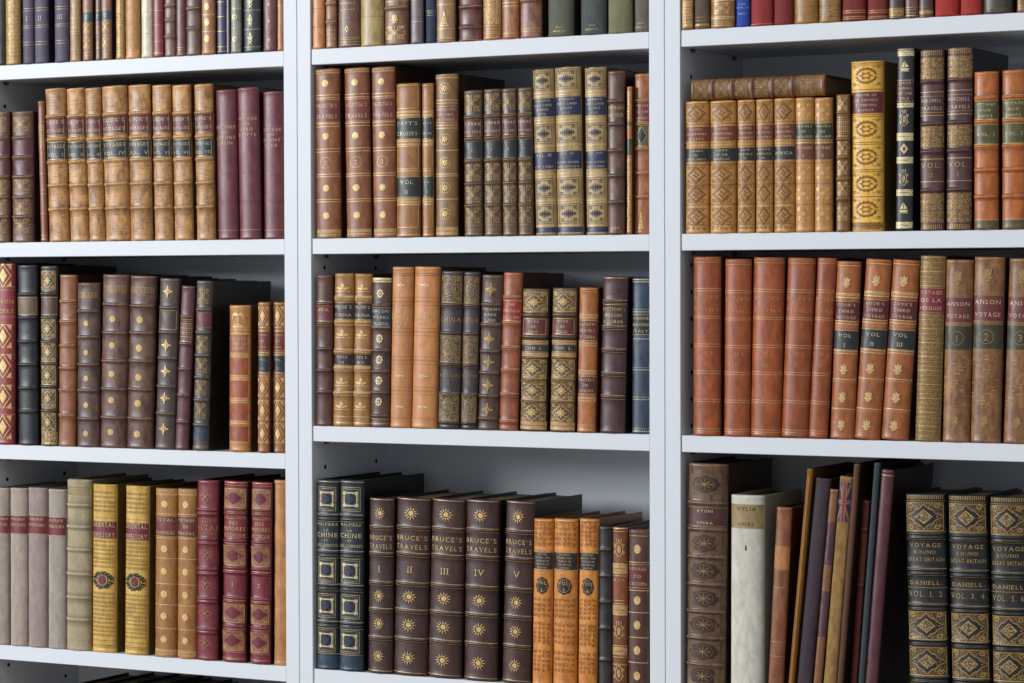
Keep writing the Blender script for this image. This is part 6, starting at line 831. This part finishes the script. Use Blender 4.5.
    def patch(x0, x1, z0, z1, mat, eps=.00025, pk='tool'):
        nx = max(1, int((x1-x0)/hw*6)); nz = max(1, int((z1-z0)/(.0015 if bands else .003)))
        if z1-z0 < .002: nz = 1
        P = [(x0+(x1-x0)*i/nx, z0+(z1-z0)*j/nz) for j in range(nz+1) for i in range(nx+1)]
        put(P, [[j*(nx+1)+i, j*(nx+1)+i+1, (j+1)*(nx+1)+i+1, (j+1)*(nx+1)+i] for j in range(nz) for i in range(nx)], mat, eps, pk)
    def ribbon(P, w, mat, eps=.0004):
        Q = [P[0]]
        for q in P[1:]:      # subdivide long runs so they follow the curved spine
            d = math.hypot(q[0]-Q[-1][0], q[1]-Q[-1][1]); n_ = max(1, int(d/.004)); a0 = Q[-1]
            for i in range(1, n_+1): Q.append((a0[0]+(q[0]-a0[0])*i/n_, a0[1]+(q[1]-a0[1])*i/n_))
        out = []
        for i, q in enumerate(Q):
            p0 = Q[max(0, i-1)]; p1 = Q[min(len(Q)-1, i+1)]; dx, dz = p1[0]-p0[0], p1[1]-p0[1]; l = math.hypot(dx, dz) or 1
            nx, nz = -dz/l*w/2, dx/l*w/2
            out += [(q[0]+nx, q[1]+nz), (q[0]-nx, q[1]-nz)]
        put(out, [[2*i, 2*i+1, 2*i+3, 2*i+2] for i in range(len(Q)-1)], mat, eps)
    def poly(P, mat, eps=.0004): put(P, [list(range(len(P)))], mat, eps)
    def stamp(t, xc, zc, hx, hz, mgold):
        if t not in MOT: MOT[t] = motif(t)
        e = .0004
        for pr in MOT[t]:
            e += .0001 if len(MOT[t]) < 16 else .00002
            pc = pr[2] if pr[0] == 'p' else pr[3]
            pc = pc or mgold
            if isinstance(pc, tuple) and pc[1] is None: pc = (pc[0], base)
            if pr[0] == 'p':
                P = [(xc+x*hx, zc+y*hz) for x, y in pr[1]]
                if max(x for x, _ in P)-min(x for x, _ in P) > .35*hw: # fan wide shapes around their centre
                    Q = []
                    for q0, q1 in zip(P, P[1:]+P[:1]):
                        k_ = max(1, int(abs(q1[0]-q0[0])/(hw*.2)+.99))
                        Q += [(q0[0]+(q1[0]-q0[0])*i/k_, q0[1]+(q1[1]-q0[1])*i/k_) for i in range(k_)]
                    P = Q; cx = sum(q[0] for q in P)/len(P); cz = sum(q[1] for q in P)/len(P); n_ = len(P)
                    P2 = list(P); NR = 4
                    for f_ in (.75, .5, .25): P2 += [(cx+(q[0]-cx)*f_, cz+(q[1]-cz)*f_) for q in P]
                    P2.append((cx, cz)); Fs = []
                    for r_ in range(NR-1): Fs += [[r_*n_+i, r_*n_+(i+1) % n_, (r_+1)*n_+(i+1) % n_, (r_+1)*n_+i] for i in range(n_)]
                    Fs += [[3*n_+i, 3*n_+(i+1) % n_, 4*n_] for i in range(n_)]
                    put(P2, Fs, pc, e)
                else: poly(P, pc, e)
            else: ribbon([(xc+x*hx, zc+y*hz) for x, y in pr[1]], pr[2]*min(hx, hz), pc, e)
    def zone(z0, z1, t):
        g = gold; hh = z1-z0; zc = (z0+z1)/2
        if t == 'brownsc': t = 'scroll'; g = 'brown'
        if t == 'solid': patch(-xm, xm, z0, z1, 'c59a62' if gold == 'g' else gold if gold not in ('dark', 'brown') else 'dull2', .0002); ribbon([(-xm, zc), (xm, zc)], min(.0007, hh*.2), 'brown')
        elif t in ('scroll', 'vscroll'):
            if g != 'brown': patch(-xm, xm, z0, z1, ('speck', gold), .0002)
            else: g = '94591f'
            c = max(.0046, min(.0075, W*.22)); nx = max(1, round(W*.92/c)); nz = max(1, round(hh/c)); cx = W*.92/nx; cz = hh/nz
            for j in range(nz):
                for i in range(nx):
                    x = -W*.46+cx*(i+.5); z = z0+cz*(j+.5); s = 1 if (i+j) % 2 else -1
                    ribbon([(q[0], q[1]) for q in spiral(x, z, min(cx, cz)*.45, rs.uniform(0, 6), 1.3, s, 9)], .0007, 'g' if g == 'dull2' and shelf[1] == '1' else g)
                    poly(circ(x+cx*.45, z+cz*.42, .0006, 5), g); poly(leaf(x, z, cx*.5, .0011, rs.uniform(0, 6), 6), g)
        elif t == 'dots':
            rows = max(1, int(hh/.0032))
            for j in range(rows):
                z = z0+hh*(j+.5)/rows
                nx = max(3, int(W/.0028))
                for i in range(nx): poly(circ(-W*.46+W*.92*(i+.5)/nx, z, .0009 if j % 2 == 0 else .0006, 6), g)
        elif t in ('dash', 'comb', 'bars'):
            rh = {'dash': .0032, 'comb': 1, 'bars': .0062}[t]; rows = max(1, int(hh/rh))
            for j in range(rows):
                z = z0+hh*(j+.5)/rows; h2 = (hh*.42 if t == 'comb' else .0011 if t == 'dash' else .0021)
                nx = max(4, int(W/.0026))
                for i in range(nx):
                    x = -W*.46+W*.92*(i+.5)/nx
                    poly(rect(x-(.0005 if t != 'bars' else .00028), z-h2, x+(.0005 if t != 'bars' else .00028), z+h2), g)
                if t == 'bars' and j % 3 == 2: ribbon([(-xm, z-.0026), (xm, z-.0026)], .0003, g)
        elif t in ('zig', 'zigrows', 'scrolls'):
            rows = max(1, int(hh/.0062)) if t == 'zigrows' else 1
            if t == 'zigrows': patch(-xm, xm, z0, z1, ('speck', 'dull'), .0002)
            for j in range(rows):
                z = z0+hh*(j+.5)/rows; am = min(.0016, hh*.3); n_ = max(8, int(W/.0018))
                ribbon([(-xm+2*xm*i/n_, z+am*(1 if i % 2 else -1)) for i in range(n_+1)], .0006, g)
                if t != 'scrolls': ribbon([(-xm, z+am*1.8), (xm, z+am*1.8)], .0007, g)
                if t == 'zigrows' and j % 3 == 0: ribbon([(-xm, z-am*1.9), (xm, z-am*1.9)], .0013, g)
        elif t == 'faint':
            rows = max(1, int(hh/.0045))
            for j in range(rows):
                z = z0+hh*(j+.5)/rows
                x = -xm
                while x < xm:
                    l = rs.uniform(.002, .008)
                    if rs.random() < .6: ribbon([(x, z), (min(xm, x+l), z+rs.uniform(-.0003, .0003))], .0007, 'dark2' if rs.random() < .5 else 'd2a860')
                    x += l+.0015
        elif t == 'text':
            rows = max(1, int(hh/.008))
            for j in range(rows):
                z = z0+hh*(j+.5)/rows
                for i in range(7): poly(circ(-W*.3+W*.6*i/6, z, .0011, 5), g)
    lab_i = 0; nb = 0
    for it in items:
        k = it[0]
        if k in ('l', 'L'):
            t = .0005 if k == 'l' else .0011; z = (1-it[1])*H
            if 0.001 < z < H-.001: ribbon([(-xm, z), (xm, z)], t, gold, .00035)
        elif k == 'bg': pass
        elif k == 'blk':
            nb += 1; patch(-xm, xm, (1-it[2])*H, (1-it[1])*H, ('leather', it[3]), .0002, 'tool%d' % nb)
        elif k == 'gz':
            z0, z1 = (1-it[2])*H, min(H*.998, (1-it[1])*H)
            zone(max(z0, .0008), z1, it[3])
        elif k == 'm':
            wf = it[4]; wf = wf if wf < .99 else wf/1.65
            hz = it[3]*H/2; hx = wf*W/2; zc = (1-it[2])*H
            if zc+hz*.5 < H+.0 and zc > 0:
                hz = min(hz, H-.001-zc, zc-.001)
                if wf <= .62 and it[1] not in ('stain', 'oval', 'ochre', 'frame'):
                    pass
                stamp(it[1], 0, zc, hx, hz, it[5] if len(it) > 5 else gold)
        elif k == 't':
            z = (1-it[1])*H; col = it[4] if len(it) > 4 and it[4] else gold; stc = it[5] if len(it) > 5 else 1.15
            for P, Fs in text_polys(it[3], 0, z, it[2]*H, W*.9, stc): put(P, Fs, ('text', col), .0006, 'letters')
        elif k == 'lab':
            z1, z0 = (1-it[1])*H, (1-it[2])*H; lab_i += 1; pk = 'label%d' % lab_i
            patch(-xm, xm, z0, z1, ('leather', it[3]), .0003, pk)
            fr = it[5] if len(it) > 5 else 0
            tcol = 'dark' if fr == 2 else 'pale' if kind != 'x' else gold
            gg = gold if gold not in ('dark', 'brown', 'dark2') else 'dull2'
            e = .0009
            if fr == 1: ribbon([(-xm*.86, z0+e), (xm*.86, z0+e), (xm*.86, z1-e), (-xm*.86, z1-e), (-xm*.86, z0+e)], .0006, gg, .0006)
            elif fr == 0:
                ribbon([(-xm, z0+e*.6), (xm, z0+e*.6)], .0006, gg, .0006); ribbon([(-xm, z1-e*.6), (xm, z1-e*.6)], .0006, gg, .0006)
            ls = it[4]
            if ls:
                step = (z1-z0-.002)/len(ls); hh = min(step*.46, W*.14, .0062)
                for i, s in enumerate(ls):
                    if s:
                        q = 1.25 if len(s) <= 5 else 1.1
                        for P, Fs in text_polys(s, 0, z1-.001-step*(i+.5), hh, W*.84, q): put(P, Fs, ('text', tcol), .0007, pk+'t')
    names = {}
    labobj = {}
    for (pk, mat), g in sorted(G.items(), key=lambda kv: (kv[0][0][-1] == 't', str(kv[0]))):
        if isinstance(mat, tuple): mm = leather(mat[1], .5, .3) if mat[0] == 'leather' and not pk.startswith('label') else leather(mat[1], .4, .2, 'leather', None, .85) if mat[0] == 'leather' else speck(mat[1], base) if mat[0] == 'speck' else gilt(mat[1])
        else: mm = gilt(mat)
        par = root
        if pk.startswith('tool'):
            nm = ('leather_band' if isinstance(mat, tuple) and mat[0] == 'leather' else 'gilt_tooling' if isinstance(mat, tuple) else 'gilt_tooling' if mat == gold else 'tooled_inlay')
        elif pk == 'letters': nm = 'gilt_lettering'
        elif pk[-1] == 't': nm = 'gilt_lettering'; par = labobj.get(pk[:-1], root)
        else: nm = 'title_label' if pk == 'label1' else 'volume_label'
        o = link(nm, g.v, g.f, mm, par, smooth=True)
        if pk.startswith('label') and not pk.endswith('t'): labobj[pk] = o
    return root

GROUPS = {}
for c, cn in (('A', 'left'), ('B', 'middle'), ('C', 'right')):
    for n_, rn in (('1', 'topmost'), ('2', 'second'), ('3', 'third'), ('4', 'bottom')):
        GROUPS[c+n_] = f'books on the {rn} {cn} shelf'
GROUPS['A5'] = 'dark books under the bottom left shelf'

# ------------------------------------------------------------------ bookcases
WHITE = plain('white_shelf_lacquer', 'dfe4ea', .45, .4, .05, 400, .012)
DARK = plain('dark_hole', '1a1a1c', .8, .2)
METAL = plain('shelf_pin_metal', '55565a', .4, .6)
T_ = .0245; TH = .0238; ZB, ZT = -1.36, .98
PW = .62; DEP = .232
def case(x0, zs, label):
    root = bpy.data.objects.new('bookcase', None); COL.objects.link(root)
    root.location = (x0+PW/2, 0, ZB); root['label'] = label; root['category'] = 'bookcase'; root['group'] = 'white bookcases standing side by side'
    xc = -PW/2; zo = -ZB
    def mk(nm, g, m=WHITE):
        return link(nm, g.v, g.f, m, root, fm=g.m)
    for s in (0, 1):
        g = Geo()
        xa = xc+.0004 if s == 0 else -xc-T_
        g.box(xa, xa+T_-.0004, 0, DEP, 0, ZT-ZB, c=.0007)
        xi = xc+T_ if s == 0 else -xc-T_
        for z0 in (-.236+.0386*i for i in range(-24, 30)):
            for yy in (.038, .192):
                g.cyl((xi+(-.0008 if s == 0 else -.0003), yy, z0+zo), (1, 0, 0), .0034, .0011, 12, 1)
        mk('side_panel', g, [WHITE, DARK])
    g = Geo(); g.box(xc+T_+.0002, -xc-T_-.0002, DEP-.006, DEP, 0, ZT-ZB, c=.0004); mk('back_panel', g)
    for z in [ZT-.001, ZB+.09+.001]:
        g = Geo(); g.box(xc+T_+.0002, -xc-T_-.0002, .001, DEP-.0062, z-TH+zo, z+zo); mk('top_board' if z > 0 else 'base_board', g)
    for z in zs:
        g = Geo(); g.box(xc+T_+.0008, -xc-T_-.0008, .0016, DEP-.0065, z-TH+zo, z+zo, c=.0008)
        sh = mk('shelf', g)
        for s in (-1, 1):
            for yy in (.040, .190):
                g = Geo(); xx = xc+T_ if s < 0 else -xc-T_
                g.cyl((xx, yy, z-TH-.003+zo), (-s, 0, 0), .0026, .005, 10); g.box(min(xx, xx-s*.006), max(xx, xx-s*.006), yy-.004, yy+.004, z-TH-.0012+zo, z-TH-.0001+zo, c=.0003)
                o = link('shelf_pin', g.v, g.f, METAL, root)
    return root
case(-PW, [.407, .117, -.2147, -.545, -.90], 'left white bookcase, cut by the left edge of the photo')
case(0, [.407, .117, -.1706, -.545, -.90], 'middle white bookcase, whole width in view, with Bruce\'s Travels at the bottom')
case(PW, [.407, .117, -.1706, -.545, -.90], 'right white bookcase, holding the leaning books and the flag-topped one')

# ------------------------------------------------------------------ books
for bi, row in enumerate(BOOKS): make_book(row, bi)
# the book lying flat on the tan set, second shelf of the right bookcase
STYLES.append({'base': '6a4220', 'wear': .6, 'mott': .8, 'gold': 'dull', 'items': [('b', .16), ('b', .31), ('b', .46), ('b', .61), ('b', .76)] +
    [('l', v) for v in (.03, .12, .2, .27, .35, .42, .5, .57, .65, .72, .8, .93)] + [('m', 'scrollm', v, .1, 1.3) for v in (.08, .235, .385, .535, .685)] + [('gz', .82, .92, 'scroll')]})
make_book(('LAY', 0.8631, 0.3062, 0.0298, 0.2023, -90, 0.0, .14, len(STYLES)-1, 'brown gilt book lying flat on top of seven upright tan books'), 999)
for (x, w, h) in ((-.455, .040, .290), (-.40, .045, .294), (-.345, .05, .296), (-.285, .042, .293), (-.235, .038, .289), (-.18, .05, .285), (-.12, .045, .28)):
    i = len(BOOKS)+int((x+1)*100)
    STYLES.append({'base': '0f0c0b', 'items': [('b', .2), ('b', .5), ('b', .8)], 'wear': .2})
    make_book(('A5', x, -.90, w, h, 0, .016, .19, len(STYLES)-1, 'dark unlettered book below the bottom left shelf, only its head in view'), i)

# ------------------------------------------------------------------ room shell around the shelves
g = Geo(); g.box(-3.2, 4.4, -5.2, .5, ZB-.1, ZB-.0005, c=.001)
fl = link('floor', g.v, g.f, plain('oak_floor', '8a7560', .5, .4, .1, 20, .2)); fl['kind'] = 'structure'
g = Geo(); g.box(-3.2, 4.4, DEP+.004, DEP+.1, ZB, 1.5, c=.001)
wl = link('wall_back', g.v, g.f, plain('painted_wall', 'd8d8d6', .8, .2, .1, 60, .02)); wl['kind'] = 'structure'

# ------------------------------------------------------------------ light
w = bpy.data.worlds.new('World'); scene.world = w; w.use_nodes = True
bg = w.node_tree.nodes['Background']; bg.inputs['Color'].default_value = (.86, .92, 1.0, 1); bg.inputs['Strength'].default_value = .41
def area(name, loc, target, sx, sy, power, color):
    l = bpy.data.lights.new(name, 'AREA'); l.shape = 'RECTANGLE'; l.size = sx; l.size_y = sy; l.energy = power; l.color = color
    o = bpy.data.objects.new(name, l); COL.objects.link(o); o.location = loc
    o.rotation_euler = (Vector(target)-Vector(loc)).to_track_quat('-Z', 'Y').to_euler(); return o
area('window_light', (-6.4, -5.9, 2.3), (.3, 0, .1), 2.7, 3.2, 770, (.93, .96, 1.0))
area('room_light', (1.0, -3.6, 2.6), (.5, 0, 0), 2.0, 1.2, 22, (1.0, .95, .88))

# ------------------------------------------------------------------ camera
cd = bpy.data.cameras.new('Camera'); cam = bpy.data.objects.new('Camera', cd); COL.objects.link(cam)
r, u, f = Vector(CAM['r']), Vector(CAM['u']), Vector(CAM['fw'])
M = Matrix((r, u, -f)).transposed().to_4x4(); M.translation = Vector(CAM['C']); cam.matrix_world = M
cd.sensor_width = 36; cd.lens = CAM['f']/1024*36; cd.clip_start = .05
scene.camera = cam
scene.view_settings.view_transform = 'Standard'
scene.view_settings.look = 'None'
scene.view_settings.exposure = 0
